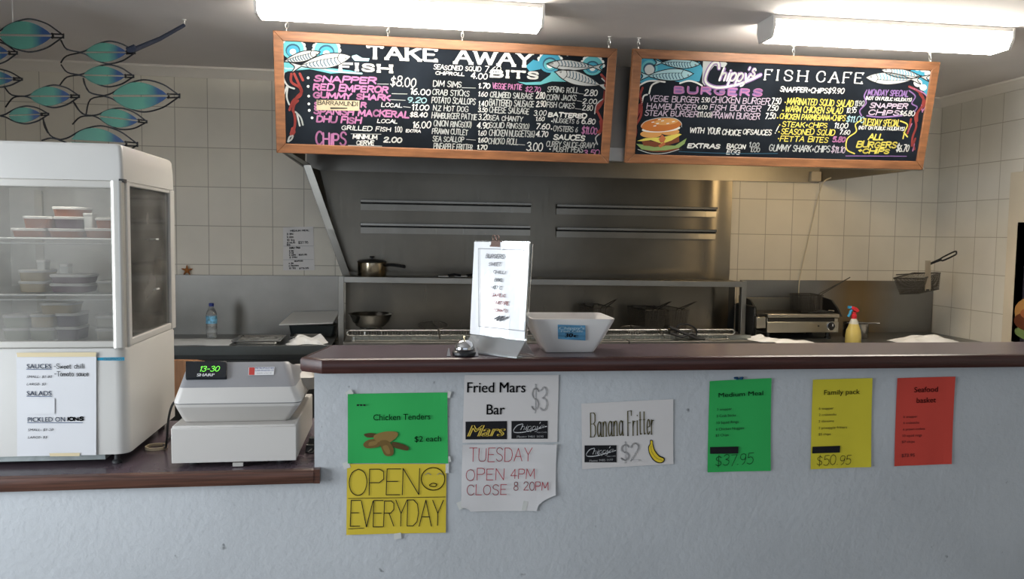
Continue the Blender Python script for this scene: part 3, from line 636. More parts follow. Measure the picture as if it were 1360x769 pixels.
swirl(mb, F1, zB, 690, 215, 60, CT, CB); swirl(mb, F1, zB, 918, 232, 56, CB, CT)
POLY(mb, F1, zB, [(515, 318), (560, 322), (640, 318), (690, 282), (700, 262), (760, 290), (780, 318), (700, 316), (640, 334), (560, 334)], CT, .0006)
POLY(mb, F1, zB, [(560, 235), (600, 200), (640, 210), (640, 250), (580, 262)], CB, .0006)
fish(mb, F1, zB, (672, 222), (925, 238), 28, CS, CDB); fish(mb, F1, zB, (716, 264), (958, 336), 36, CS, CDB)
for x, y in ((784, 175), (832, 172)): ELL(mb, F1, zB, x, y, 6, 6, CW)
tentacles(mb, F1, zB, [[(965, 280), (990, 310), (985, 340)], [(985, 365), (975, 420), (940, 455), (960, 510), (975, 550), (955, 600)], [(990, 380), (965, 440), (935, 480)], [(960, 530), (965, 570), (945, 590)]], CR, .006)
tentacles(mb, F1, zB, [[(975, 410), (940, 440), (930, 490)], [(960, 595), (935, 620), (945, 655)], [(968, 300), (995, 325)]], CS, .003)
mb.build('chalk_drawing', None, b1)
# the paper tag over one fish name
pt = MB(); POLY(pt, F1, zA, [(286, 415), (516, 420), (515, 474), (285, 470)], ink('tag_paper', (.36, .31, .21)), .003)
tg = pt.build('paper_tag', None, b1); mb = MB()
W(mb, F1, zA, 'BARRAMUNDI', 290, 508, 420, 446, CK, hw=.0016, d=.0042); PEN(mb, F1, zA, [(360, 458), (450, 460), (362, 462)], CK, .002, .0042)
mb.build('tag_lettering', None, tg)

# second board
mb = MB()
def script(z, X0, X1, Y0, Y1, m, hw, d):
    W(mb, F2, z, 'hippy', X0, X1 - 40, Y0, Y1, m, hw=hw, slant=.3, jit=.01, d=d, gap=.14)
POLY(mb, F2, zC, [(460, 125), (500, 108), (560, 108), (590, 140), (575, 160), (520, 150), (480, 200), (470, 260), (455, 240)], CS, .0005)
for m_, k_, dd in ((CV, .0115, .0012), (CW, .0058, .0022)):
    PEN(mb, F2, zC, [(545, 165), (540, 135), (510, 140), (480, 190), (475, 240), (530, 268), (620, 258), (700, 232), (768, 200)], m_, k_, dd)
    a, b, w_, h_ = rect_px(F2, zC, 545, 710, 160, 238); mb.use(m_); draw_text(mb, F2, 'hippy', a, b, w_, h_ * 1.0, k_ * .8, d=dd, slant=.3, jit=.01, gap=.16)
    PEN(mb, F2, zC, [(712, 160), (706, 172)], m_, k_ * .7, dd)
    a, b, w_, h_ = rect_px(F2, zC, 715, 742, 150, 212); mb.use(m_); draw_text(mb, F2, 's', a, b, w_, h_ * 1.2, k_ * .8, d=dd, slant=.2, jit=.01)
mb.build('shop_name', None, b2); mb = MB()
W(mb, F2, zC, 'FI', 790, 868, 168, 232, CW, hw=.0042, serif=True, thin=.5, gap=.5, jit=.01)
mb.build('cafe_lettering', None, b2); mb = MB()
W(mb, F2, zD, 'SH', 90, 226, 140, 208, CW, hw=.0042, serif=True, thin=.5, gap=.45, jit=.01)
mb.build('cafe_lettering', None, b2); mb = MB()
W(mb, F2, zD, 'CAFE', 272, 538, 148, 216, CW, hw=.0042, serif=True, thin=.5, gap=.4, jit=.01)
mb.build('cafe_lettering', None, b2); mb = MB()
W(mb, F2, zC, 'BURGERS', 302, 780, 266, 310, CV, hw=.007, d=.001, gap=.3); W(mb, F2, zC, 'BURGERS', 302, 780, 266, 310, CP, hw=.0028, d=.002, gap=.3, jit=0.03)
mb.build('burgers_heading', None, b2)
mb = MB()
lv = ink('chalk_lilac', (.36, .30, .38))
rows(F2, zC, [('VEGIE BURGER', 168, 440, 313, 347, lv, g), ('5.90', 450, 496, 320, 348, CW, sm), ('CHICKEN BURGER', 500, 818, 320, 356, lv, g), ('7.50', 826, 880, 322, 360, CW), ('HAMBURGER', 156, 425, 354, 388, lv, g), ('6.00', 430, 484, 362, 386, CW, sm),
    ('FISH BURGER', 496, 770, 362, 395, lv, g), ('7.50', 802, 864, 362, 394, CW), ('STEAK BURGER', 145, 432, 392, 424, lv, g), ('(11.00)', 430, 505, 398, 428, CW, sm), ('PRAWN BURGER', 505, 766, 402, 438, lv, g), ('7.50', 792, 852, 402, 438, CW),
    ('WITH', 386, 466, 482, 514, CW), ('YOUR', 480, 552, 482, 520, CW), ('CHOICE', 560, 665, 492, 526, CW), ('OF', 672, 712, 490, 522, CW), ('SAUCES', 712, 828, 492, 524, CW), ('!', 842, 856, 474, 516, CW),
    ('EXTRAS', 374, 552, 568, 596, CW, dict(hw=.0034, slant=.1)), ('BACON', 586, 688, 570, 598, CW), ('1.00', 706, 762, 560, 590, CG), ('EGG', 584, 660, 600, 628, CW), ('1.00', 712, 766, 588, 616, CG)])
yl = dict(hw=.0024, slant=.12)
rows(F2, zD, [('SNAPPER+CHIPS', 66, 338, 238, 270, CW), ('$9.90', 338, 432, 240, 276, CW), ('MARINATED SQUID SALAD', 106, 486, 304, 344, CY, yl), ('11.90', 490, 545, 312, 346, CG), ('WARM CHICKEN SALAD', 96, 424, 348, 386, CY, yl), ('10.95', 444, 500, 352, 386, CW, sm),
    ('CHICKEN PARMIGIANA+CHIPS', 64, 440, 390, 426, CY, yl), ('$11.00', 442, 546, 402, 440, CL), ('STEAK+CHIPS', 78, 338, 436, 468, CY, yl), ('11.00', 374, 454, 440, 474, CW), ('SEASONED SQUID', 72, 380, 474, 510, CY, yl), ('7.60', 404, 466, 478, 508, CW),
    ('FETTA BITES', 66, 342, 516, 550, CY, yl), ('5.80', 364, 440, 516, 552, CP, dict(hw=.004)), ('GUMMY SHARK+CHIPS', 4, 352, 566, 606, CS), ('$11.10', 356, 440, 572, 612, lv),
    ('MONDAY SPECIAL', 564, 798, 252, 290, CV, dict(hw=.003, slant=.1)), ('(NOT ON PUBLIC HOLIDAYS)', 552, 815, 294, 316, CW, sm), ('SNAPPER', 574, 790, 328, 360, lv, dict(hw=.0032)), ('CHIPS', 566, 745, 366, 400, lv, dict(hw=.0032)), ('$6.80', 746, 832, 370, 402, CW),
    ('TUESDAY SPECIAL', 532, 748, 420, 460, CY, dict(hw=.0024, slant=.1)), ('(NOT ON PUBLIC HOLIDAYS)', 512, 775, 460, 482, CW, sm), ('ALL', 566, 655, 502, 540, CY, dict(hw=.0038)), ('BURGERS', 500, 730, 544, 584, CY, dict(hw=.0038)), ('+CHIPS', 506, 690, 584, 616, CY, dict(hw=.0038)), ('$6.70', 726, 800, 562, 606, CW)])
PEN(mb, F2, zD, [(440, 628), (785, 630)], CV, .002); PEN(mb, F2, zC, [(330, 612), (600, 622), (860, 622)], CDB, .002)
for l in ([(560, 255), (545, 290), (556, 330), (520, 370), (530, 400)], [(800, 258), (835, 290), (815, 330), (845, 350), (830, 375)], [(560, 400), (640, 408), (760, 400)]): PEN(mb, F2, zD, l, CV, .0035)
for l in ([(530, 425), (495, 450), (500, 490), (450, 530), (445, 590), (490, 615)], [(750, 430), (790, 450), (775, 490), (765, 530)], [(770, 495), (790, 520)]): PEN(mb, F2, zD, l, CY, .0035)
for x, y in ((97, 324), (84, 370), (54, 412), (66, 452), (62, 492), (60, 530)): ELL(mb, F2, zD, x, y, 4, 4, CY)
mb.build('chalk_lettering', None, b2)
mb = MB()
POLY(mb, F2, zC, [(112, 170), (120, 125), (150, 103), (200, 105), (240, 130), (300, 150), (440, 130), (460, 170), (440, 235), (340, 240), (250, 222), (180, 232), (130, 252), (108, 215)], CB, .0004)
ELL(mb, F2, zC, 172, 165, 44, 44, CT, .0006); ELL(mb, F2, zC, 172, 168, 34, 34, CDB, .0007); ELL(mb, F2, zC, 172, 172, 26, 27, CS, .0009)
fish(mb, F2, zC, (444, 142), (235, 135), 26, CL, CDB); fish(mb, F2, zC, (408, 194), (165, 205), 32, CL, CDB)
for l in ([(120, 255), (160, 235), (200, 232), (255, 238)], [(170, 300), (185, 255), (225, 236)], [(130, 358), (140, 315), (160, 306)], [(335, 245), (380, 232), (420, 240), (455, 258)]): PEN(mb, F2, zC, l, CW, .004, .0014)
tentacles(mb, F2, zC, [[(135, 270), (122, 310), (130, 350), (115, 400), (95, 450), (100, 510), (85, 560)], [(120, 360), (100, 410), (80, 470)], [(130, 370), (125, 420), (98, 470)]], CR, .006)
tentacles(mb, F2, zC, [[(122, 255), (100, 300), (108, 350)], [(72, 520), (78, 580), (85, 612)], [(70, 590), (75, 605)]], CS, .003)
# burger
ELL(mb, F2, zC, 235, 600, 115, 20, CK, .0004); ELL(mb, F2, zC, 232, 594, 98, 20, CRD, .0008)
POLY(mb, F2, zC, [(100, 570), (140, 575), (200, 588), (260, 580), (310, 580), (372, 540), (360, 570), (330, 592), (260, 605), (190, 608), (130, 600)], CGN, .001)
POLY(mb, F2, zC, [(128, 550), (220, 560), (330, 530), (332, 560), (240, 585), (140, 580)], CRD, .0012)
POLY(mb, F2, zC, [(105, 555), (150, 540), (240, 535), (330, 515), (345, 520), (290, 552), (240, 570), (180, 550), (130, 556)], CY, .0014)
ELL(mb, F2, zC, 180, 518, 58, 20, CO2, .0016); ELL(mb, F2, zC, 280, 505, 52, 19, CO2, .0016)
POLY(mb, F2, zC, [(220, 545), (240, 520), (260, 540), (250, 560), (232, 565)], CTO, .002); POLY(mb, F2, zC, [(218, 580), (250, 560), (258, 572), (230, 592)], CTO, .002)
ELL(mb, F2, zC, 234, 490, 104, 18, CW, .0018, -.06)
ELL(mb, F2, zC, 234, 468, 110, 36, CO, .002, -.07, 26); ELL(mb, F2, zC, 262, 452, 66, 17, CO2, .0022, -.09)
for x, y in ((190, 455), (215, 462), (242, 448), (270, 462), (225, 440), (300, 452), (200, 475)): PEN(mb, F2, zC, [(x - 6, y), (x + 6, y - 2)], CW, .0022, .0026)
PEN(mb, F2, zC, [(126, 478), (150, 450), (220, 432), (300, 432), (340, 455), (344, 480)], CS, .0016, .0024); PEN(mb, F2, zC, [(110, 600), (180, 622), (260, 620), (330, 600)], CS, .0018, .0016)
# fish, foam and tentacles at the right
POLY(mb, F2, zD, [(800, 150), (850, 118), (910, 150), (930, 190), (925, 250), (900, 290), (870, 240), (830, 225), (850, 190)], CB, .0004)
for x, y, r in ((848, 128, 20), (880, 135, 20), (905, 160, 18), (850, 215, 24), (880, 240, 20), (915, 180, 14)): ELL(mb, F2, zD, x, y, r, r * .9, CW, .0006)
fish(mb, F2, zD, (640, 140), (870, 180), 26, CS, CB); fish(mb, F2, zD, (552, 184), (815, 195), 34, CS, CB)
ELL(mb, F2, zD, 655, 118, 7, 6, CW)
tentacles(mb, F2, zD, [[(800, 235), (850, 260), (880, 300), (870, 350), (835, 400), (840, 460), (820, 520), (815, 570)], [(860, 275), (890, 330), (850, 380), (845, 430)], [(810, 420), (800, 470), (790, 500)], [(835, 530), (825, 560), (830, 590)]], CR, .006)
tentacles(mb, F2, zD, [[(805, 240), (880, 270), (905, 310), (880, 370)], [(815, 445), (795, 490)], [(830, 560), (820, 600)], [(870, 340), (875, 380)]], CP, .003)
mb.build('chalk_drawing', None, b2)
# ------------------------------------------------------------------ glass display fridge on the low counter
fx0, fx1, fy0, fy1 = -1.36, -0.797, 2.47, 3.0
fr_w = mat('fridge_enamel', (0.60, 0.585, 0.55), 0.3, vary=(3, .04)); fr_al = mat('fridge_aluminium', (.62, .60, .55), .28, .35)
fr_in = mat('fridge_liner', (.70, .70, .68), .5); seal = mat('dark_seal', (.03, .03, .03), .6)
def misted(name, fog, tint, scale=5):
    m, nt, b = new_mat(name)
    nt.nodes.remove(b); out = nt.nodes['Material Output']
    tr = nt.nodes.new('ShaderNodeBsdfTransparent'); tr.inputs[0].default_value = (*tint, 1)
    tl = nt.nodes.new('ShaderNodeBsdfDiffuse'); tl.inputs[0].default_value = (.68, .66, .61, 1)
    gl = nt.nodes.new('ShaderNodeBsdfGlossy'); gl.inputs['Roughness'].default_value = .06
    tc = nt.nodes.new('ShaderNodeTexCoord'); n = nt.nodes.new('ShaderNodeTexNoise'); n.inputs['Scale'].default_value = scale; n.inputs['Detail'].default_value = 3
    r = nt.nodes.new('ShaderNodeMapRange'); r.inputs[1].default_value = .35; r.inputs[2].default_value = .65; r.inputs[3].default_value = fog - .10; r.inputs[4].default_value = fog + .10
    nt.links.new(tc.outputs['Object'], n.inputs[0]); nt.links.new(n.outputs[0], r.inputs[0])
    a = nt.nodes.new('ShaderNodeMixShader'); nt.links.new(r.outputs[0], a.inputs[0]); nt.links.new(tr.outputs[0], a.inputs[1]); nt.links.new(tl.outputs[0], a.inputs[2])
    f = nt.nodes.new('ShaderNodeFresnel'); f.inputs[0].default_value = 1.45
    c = nt.nodes.new('ShaderNodeMixShader'); nt.links.new(f.outputs[0], c.inputs[0]); nt.links.new(a.outputs[0], c.inputs[1]); nt.links.new(gl.outputs[0], c.inputs[2])
    nt.links.new(c.outputs[0], out.inputs[0]); MATS[name] = m
    return m
glass_f = misted('misted_glass', .145, (.97, .97, .96)); glass_s = misted('dark_side_glass', .20, (.36, .43, .46))
fg = thing('display_fridge', ((fx0 + fx1) / 2, (fy0 + fy1) / 2, ZL), 'white countertop display fridge with misted glass and tubs of sauce inside', 'fridge')
zb, zd, zg, zt = .905, 1.222, 1.712, 1.819
mb = MB(); mb.loft([rrect(fx0, fx1, fy0, fy1, zb, .035), rrect(fx0, fx1, fy0, fy1, zd - .008, .035), rrect(fx0 + .004, fx1 - .004, fy0 + .004, fy1 - .004, zd, .033)])
mb.build('cabinet_base', fr_w, fg)
mb = MB(); mb.box(fx0, fx1 - .02, fy1 - .03, fy1, zd, zg).box(fx0, fx0 + .03, fy0 + .02, fy1 - .03, zd, zg).box(fx0 + .03, fx1 - .03, fy0 + .03, fy1 - .03, zd, zd + .008)
mb.build('inner_liner', fr_in, fg)
mb = MB()                                                 # light box on top, its front corner square, the back corner rounded
def cap(z, e): return rrect(fx0 + e, fx1 - e, fy0 + e * .4, fy1 - e * 1.6, z, .012)
mb.loft([cap(zg + .0006, 0), cap(zt - .05, .001), cap(zt - .012, .004), cap(zt - .003, .008), cap(zt, .014)])
mb.build('top_canopy', fr_w, fg)
MB().box(fx1 - .012, fx1 + .001, fy0 - .002, fy0 + .028, zg - .004, zg + .006).build('hinge', seal, fg)
d = MB()                                                  # door frame
yA, yB = fy0 - .004, fy0 + .022
d.box(fx0 + .002, fx1 - .004, yA, yB, zg - .022, zg).box(fx0 + .002, fx1 - .004, yA, yB, zd + .002, zd + .022).box(fx0 + .002, fx0 + .03, yA, yB, zd + .022, zg - .022)
door = d.build('door', fr_al, fg, bevel=.003)
s = MB(); xs = fx1 - .018                                # rounded front stile
s.loft([rrect(fx1 - .036, fx1 - .002, yA - .006, yB, z, .012) for z in (zd + .002, zg)]); s.build('door_stile', fr_al, door)
MB().box(fx0 + .028, fx1 - .034, yA + .008, yA + .013, zd + .02, zg - .02).build('door_glass', glass_f, door)
f = MB(); f.box(fx1 - .022, fx1, fy0 + .03, fy0 + .058, zd, zg).box(fx1 - .022, fx1, fy1 - .05, fy1, zd, zg).box(fx1 - .02, fx1 - .002, fy0 + .058, fy1 - .05, zd, zd + .022).box(fx1 - .02, fx1 - .002, fy0 + .058, fy1 - .05, zg - .012, zg + .004)
f.build('side_frame', fr_w, fg, bevel=.003)
MB().box(fx1 - .014, fx1 - .009, fy0 + .056, fy1 - .048, zd + .02, zg - .01).build('side_glass', glass_s, fg)
MB().box(fx1 - .016, fx1 - .0085, fy0 + .06, fy1 - .012, zd - .06, zd - .057).build('panel_seam', seal, fg)
wire_w = mat('white_wire', (.72, .73, .72), .4)
shz = (atY(60, 317, 2.56).z, atY(60, 391, 2.56).z)
for z in shz:
    mb = MB(); a, b, c, e = fx0 + .04, fx1 - .045, fy0 + .06, fy1 - .05
    mb.tube(smooth([(a, c, z), (b - .015, c, z), (b, c + .015, z), (b, e, z), (a, e, z)], 3), .0032, 6)
    mb.tube([(a, c, z - .014), (b - .01, c, z - .014), (b, c + .004, z - .006)], .0026, 6)
    n = 30
    for i in range(n): x = a + (b - a) * (i + .5) / n; mb.tube([(x, c, z - .001), (x, e, z - .001)], .0014, 4)
    mb.build('wire_shelf', wire_w, fg)
for x in (atY(52, 300, fy1 - .04).x, fx1 - .12): MB().box(x - .012, x + .012, fy1 - .045, fy1 - .031, zd + .02, zg - .01).build('shelf_rail', fr_al, fg)
MB().box(fx0 + .08, fx1 - .09, fy0 + .07, fy0 + .09, zg - .013, zg - .004).build('fridge_lamp', mat('fridge_lamp_tube', (.8, .8, .8), .4, emit=(1, .98, .93, 17)), fg)
MB().box(-1.27, -.872, 2.50, 2.98, ZL + .014, zb - .001).build('skid_plate', mat('galvanised', (.38, .42, .41), .4, .5, vary=(30, .15)), fg)
mb = MB()
for i, (x, y) in enumerate(((fx1 - .045, fy0 + .04), (fx1 - .045, fy1 - .05), (fx0 + .05, fy0 + .04), (fx0 + .05, fy1 - .05))):
    MB().lathe([(.014, ZL + .001), (.014, ZL + .008), (.008, ZL + .012), (.008, zb + .002)], (x, y, 0), 14, True, True).build('foot', seal, fg)
Fd = Frame((0, fy0 - .0008, 0), (1, 0, 0), (0, 0, 1))
zE = Z(5.125, 10, 460)
mb = MB(); POLY(mb, Fd, zE, [(610, 76), (796, 74), (796, 96), (610, 96)], ink('badge_blue', (.02, .24, .38)), .0006)
bd = mb.build('maker_badge', None, fg); mb = MB(); PT(mb, Fd, zE, 'INTERNATIONAL', 656, 790, 79, 91, ink('badge_text', (.5, .7, .78)), bold=.01, d=.0012); mb.build('badge_lettering', None, bd)
mb = MB(); mb.tube(smooth([atX(228, 537, fx1 + .004), atX(222, 545, fx1 + .02), (fx1 + .05, 2.68, 1.03), (fx1 + .045, 2.60, .92), (fx1 + .03, 2.60, .876), (fx1 - .02, 2.66, .875)], 5), .004, 6)
# tubs of sauce and salad in the fridge
def tub(w, dp, h, m, lidm):
    t = bpy.data.objects.new('sauce_tub', None); COL.objects.link(t); t.empty_display_size = .03
    mb = MB(); mb.loft([rrect(-w/2 * k, w/2 * k, -dp/2 * k, dp/2 * k, z, min(w, dp) * .2 * k) for k, z in ((.90, 0), (.93, .002), (.99, h - .006), (1.03, h - .005), (1.03, h - .001))]); mb.build('tub', m, t)
    mb = MB(); mb.loft([rrect(-w/2 * k, w/2 * k, -dp/2 * k, dp/2 * k, z, min(w, dp) * .2 * k) for k, z in ((1.06, h - .004), (1.06, h + .002), (1.0, h + .004), (.95, h + .002), (.2, h + .002))]); mb.build('lid', lidm, t)
    return t
lidm = mat('clear_lid', (.50, .49, .47), .3); 
cols = {'brown': mat('brown_sauce', (.32, .10, .04), .5), 'plum': mat('beetroot', (.075, .012, .045), .5), 'dark': mat('dark_sauce', (.03, .012, .06), .5), 'beige': mat('coleslaw', (.50, .42, .30), .5), 'white': mat('white_cup', (.66, .66, .64), .5), 'green': mat('green_salad', (.26, .28, .2), .5), 'grey': mat('potato_salad', (.42, .40, .34), .5)}
protos = {}
def put(kind, x0, x1, ytop, ybot, Y, zbase, lbl, dp=.10):
    a = atY(x0, ybot, Y); b = atY(x1, ytop, Y); w = b.x - a.x; h = atY((x0 + x1) / 2, ytop, Y).z - atY((x0 + x1) / 2, ybot, Y).z
    key = (kind, round(w, 2), round(h, 2))
    if key not in protos: protos[key] = o = tub(w * .94, dp, h - .004, cols[kind], lidm)
    else: o = copy_tree(protos[key])
    o.location = ((a.x + b.x) / 2, Y + dp / 2, zbase)
    tag(o, lbl, 'tub', 'tubs of sauce and salad in the display fridge'); return h
zs1, zs2, zs3 = shz[0] + .004, shz[1] + .004, zd + .009
h = put('brown', 12, 60, 300, 312, 2.58, zs1, 'flat brown sauce tub at the far left of the top fridge shelf'); h = put('brown', 62, 108, 300, 312, 2.58, zs1, 'flat brown sauce tub in the middle of the top fridge shelf, bottom layer')
put('brown', 110, 152, 299, 312, 2.58, zs1, 'flat brown sauce tub at the right of the top fridge shelf')
put('brown', 28, 68, 283, 299, 2.58, zs1 + h, 'reddish sauce tub stacked second on the top fridge shelf, left'); h2 = put('plum', 69, 109, 283, 299, 2.58, zs1 + h, 'dark red sauce tub stacked second on the top fridge shelf, middle')
put('white', 110, 123, 278, 299, 2.59, zs1 + h, 'small white cup standing on tubs on the top fridge shelf', .04); put('brown', 125, 156, 284, 299, 2.58, zs1 + h, 'orange brown tub stacked second on the top fridge shelf, right')
put('brown', 66, 110, 270, 283, 2.585, zs1 + h + h2, 'brown tub topmost of the stack on the top fridge shelf')
h = put('beige', 22, 60, 372, 387, 2.58, zs2, 'beige salad tub on the middle fridge shelf, lower one'); put('beige', 22, 60, 358, 372, 2.58, zs2 + h, 'beige salad tub stacked on another on the middle fridge shelf')
h3 = put('plum', 63, 118, 375, 387, 2.58, zs2, 'beetroot purple tub on the middle fridge shelf, lower one'); h4 = put('plum', 63, 118, 361, 374, 2.58, zs2 + h3, 'beetroot purple tub stacked on another on the middle fridge shelf')
put('white', 48, 60, 345, 358, 2.59, zs2 + 2 * h, 'small white lidded cup on the beige tubs in the fridge', .04); put('white', 77, 91, 346, 360, 2.59, zs2 + h3 + h4, 'small white lidded cup on the purple tubs in the fridge', .04)
put('grey', 126, 158, 372, 388, 2.58, zs2, 'greyish salad tub at the right of the middle fridge shelf'); 
h = put('green', 2, 36, 438, 455, 2.58, zs3, 'greenish salad tub at bottom left of the fridge, lower one'); put('green', 2, 36, 420, 438, 2.58, zs3 + h, 'greenish salad tub at bottom left of the fridge, upper one')
h = put('green', 38, 70, 438, 455, 2.58, zs3, 'green salad tub beside the dark tubs at the fridge bottom'); put('beige', 38, 70, 420, 438, 2.58, zs3 + h, 'pale salad tub stacked beside the dark tubs at the fridge bottom')
h = put('dark', 72, 104, 437, 455, 2.58, zs3, 'dark purple tub at the bottom of the fridge, lower one'); h5 = put('dark', 72, 104, 420, 436, 2.58, zs3 + h, 'dark purple tub at the bottom of the fridge, upper one')
put('beige', 50, 96, 402, 418, 2.585, zs3 + h + h5, 'wide beige tub topmost of the stack at the fridge bottom')
h = put('grey', 126, 156, 438, 455, 2.58, zs3, 'greyish cup shaped tub at bottom right of the fridge, lower one'); put('grey', 126, 156, 421, 437, 2.58, zs3 + h, 'greyish cup shaped tub at bottom right of the fridge, upper one')

# ------------------------------------------------------------------ paper notices: a sheet, its tape and its lettering
tape_m = mat('clear_tape', (.62, .62, .58), .25); BK = ink('print_black', (.012, .012, .014)); GY = ink('print_grey', (.40, .40, .41)); RDP = ink('red_pen', (.45, .05, .07)); YM = ink('logo_yellow', (.75, .55, .10)); PW = ink('print_white', (.75, .75, .75))
def sheet(name, Y, q, m, lbl, curl=.004, cat='notice', bite=None, group=None, nu=14, nv=14):
    """q = the four corners TL TR BR BL on the photograph; the sheet stands just in front of the plane Y"""
    P = [atY(x, y, Y - .002) for x, y in q]
    fr = Frame((P[0] + P[1] + P[2] + P[3]) / 4, P[1] - P[0], P[0] - P[3])
    t = thing(name, tuple((P[2] + P[3]) / 2), lbl, cat, group)
    ph = random.random() * 6
    def f(u, v):
        p = P[3].lerp(P[2], u).lerp(P[0].lerp(P[1], u), v)
        e = (abs(u - .5) * 2) ** 4 * (abs(v - .5) * 2) ** 2
        if bite:
            u_, v_ = bite(u, v); p = P[3].lerp(P[2], u_).lerp(P[0].lerp(P[1], u_), v_)
        return p + Vector((0, -.0008 - curl * (.28 * (1 + math.sin(u * 9 + ph)) * .5 * (1 - .5 * v) + .5 * e) , 0))
    MB().grid(f, nu, nv).build('paper', m, t, sharp=0)
    fr.o = fr.o + Vector((0, -.0012 - curl * .45, 0))
    return t, fr
def taped(t, Y, spots):
    for x, y, w, h, r in spots:
        c = atY(x, y, Y - .0055); u = Vector((math.cos(r), 0, math.sin(r))) * w / 2; v = Vector((-math.sin(r), 0, math.cos(r))) * h / 2
        MB().prism([c - u - v, c + u - v, c + u + v, c - u + v], (0, .0005, 0)).build('tape', tape_m, t)
YW = 2.41
pap_w = mat('white_paper', (.66, .64, .63), .7, vary=(9, .03)); pap_l = mat('glossy_white_card', (.64, .61, .59), .35)
pap_g = mat('green_paper', (.02, .40, .085), .7); pap_y = mat('yellow_paper', (.66, .50, .035), .7); pap_r = mat('red_paper', (.60, .055, .035), .7); pap_y2 = mat('lemon_paper', (.66, .56, .03), .7)
zF = Z(3.344, 440, 490); zG = Z(4.533, 750, 490); zH = Z(4.387, 1050, 480)
# chicken tenders
t, fr = sheet('chicken_tenders_notice', YW, [(462, 523), (594, 521), (595, 615), (462, 615)], pap_g, 'green landscape notice advertising chicken tenders on the counter front', .007)
taped(t, YW, [(464, 522, .02, .016, .6), (596, 524, .012, .02, -.3), (596, 610, .012, .018, .2)])
mb = MB(); PT(mb, fr, zF, 'Chicken Tenders', 187, 440, 198, 226, BK, bold=.004); mb.build('title_lettering', None, t); mb = MB(); PT(mb, fr, zF, '$2 each', 370, 488, 296, 322, BK, bold=.006)
mb.build('price_lettering', None, t); mb = MB()
for x in (113, 128, 142): POLY(mb, fr, zF, [(x, 157), (x + 10, 157), (x + 10, 164), (x, 164)], BK)
mb.build('print', None, t)
mb = MB(); N1 = ink('crumb_brown', (.16, .10, .03)); N2 = ink('crumb_dark', (.09, .055, .02)); N3 = ink('crumb_gold', (.25, .16, .05))
for pts, m_, d_ in (([(145, 290), (175, 284), (200, 290), (195, 302), (160, 304)], N2, .0008), ([(142, 335), (165, 315), (215, 310), (235, 322), (210, 345), (160, 352)], N1, .001), ([(190, 295), (240, 278), (290, 280), (292, 300), (250, 330), (200, 320)], N3, .0012),
                    ([(215, 320), (250, 318), (275, 350), (272, 382), (240, 384), (222, 350)], N1, .0014), ([(270, 325), (300, 328), (340, 345), (338, 362), (300, 355), (275, 345)], N2, .0013), ([(228, 345), (250, 340), (262, 372), (246, 376)], N3, .0016), ([(170, 325), (205, 320), (200, 335), (168, 342)], N3, .0014)): POLY(mb, fr, zF, pts, m_, d_, True)
mb.build('food_picture', None, t)
# open everyday
t, fr = sheet('open_everyday_notice', YW, [(461, 616), (593, 616), (592, 707), (460, 710)], pap_y, 'yellow handwritten open everyday notice with a drawn face', .004)
taped(t, YW, [(460, 618, .02, .02, .3), (528, 712, .022, .018, .1), (594, 622, .01, .03, 0)])
mb = MB(); hp = dict(hw=.0013, jit=.02, gap=.1)
W(mb, fr, zF, 'OPEN', 78, 392, 442, 562, BK, **hp); W(mb, fr, zF, 'EVERYDAY', 84, 500, 582, 700, BK, **{**hp, 'gap': .06})
PEN(mb, fr, zF, [(76, 575), (506, 568)], BK, .0009); PEN(mb, fr, zF, [(76, 710), (145, 706)], BK, .0009)
PEN(mb, fr, zF, [(452 + 52 * math.cos(a), 488 + 50 * math.sin(a)) for a in (2 * PI * k / 20 for k in range(21))], BK, .0014)
for a in (430, 482): PEN(mb, fr, zF, [(a - 12, 470), (a, 462), (a + 12, 470)], GY, .001)
PEN(mb, fr, zF, [(436, 515), (450, 507), (468, 512), (460, 522), (440, 520), (436, 515)], BK, .0013)
mb.build('handwriting', None, t)
# fried bar notice, black on white, and the Tuesday hours below it
def logo(mb, fr, z, X0, X1, Y0, Y1, sub=True):
    POLY(mb, fr, z, [(X0, Y0), (X1, Y0 - 1), (X1, Y1), (X0, Y1)], BK, .0006); w_, h_ = X1 - X0, Y1 - Y0
    PEN(mb, fr, z, [(X0 + w_ * a, Y0 + h_ * b) for a, b in ((.30, .16), (.16, .25), (.06, .5), (.10, .64), (.35, .62), (.65, .48), (.97, .3))], PW, .0013, .0012)
    W(mb, fr, z, 'hippy', X0 + w_ * .25, X0 + w_ * .78, Y0 + h_ * .16, Y0 + h_ * .5, PW, hw=.0008, slant=.3, jit=.0, d=.0012)
    PEN(mb, fr, z, [(X0 + w_ * .80, Y0 + h_ * .06), (X0 + w_ * .78, Y0 + h_ * .14)], PW, .001); W(mb, fr, z, 's', X0 + w_ * .82, X0 + w_ * .92, Y0 + h_ * .1, Y0 + h_ * .4, PW, hw=.0010, jit=0, d=.0012)
    PT(mb, fr, z, 'FISH CAFE', X0 + w_ * .70, X0 + w_ * .97, Y0 + h_ * .60, Y0 + h_ * .67, GY, d=.0012)
    PT(mb, fr, z, 'Phone: 9405 1610', X0 + w_ * .15, X0 + w_ * .88, Y0 + h_ * .80, Y0 + h_ * .93, PW, d=.0012, bold=.015)
t, fr = sheet('fried_bar_notice', YW, [(617, 498), (742, 498), (740, 587), (614, 588)], pap_l, 'white notice for a fried chocolate bar with two black logo boxes', .001)
mb = MB(); PT(mb, fr, zF, 'Fried Mars', 604, 862, 56, 104, BK, bold=.012); mb.build('title_lettering', None, t); mb = MB(); PT(mb, fr, zF, 'Bar', 690, 770, 154, 202, BK, bold=.012)
mb.build('title_lettering', None, t); mb = MB(); W(mb, fr, zF, '$3', 888, 960, 78, 188, GY, hw=.0020, d=.0008, jit=.01); W(mb, fr, zF, '$3', 888, 960, 78, 188, pap_l, hw=.0012, d=.0012, jit=.01)
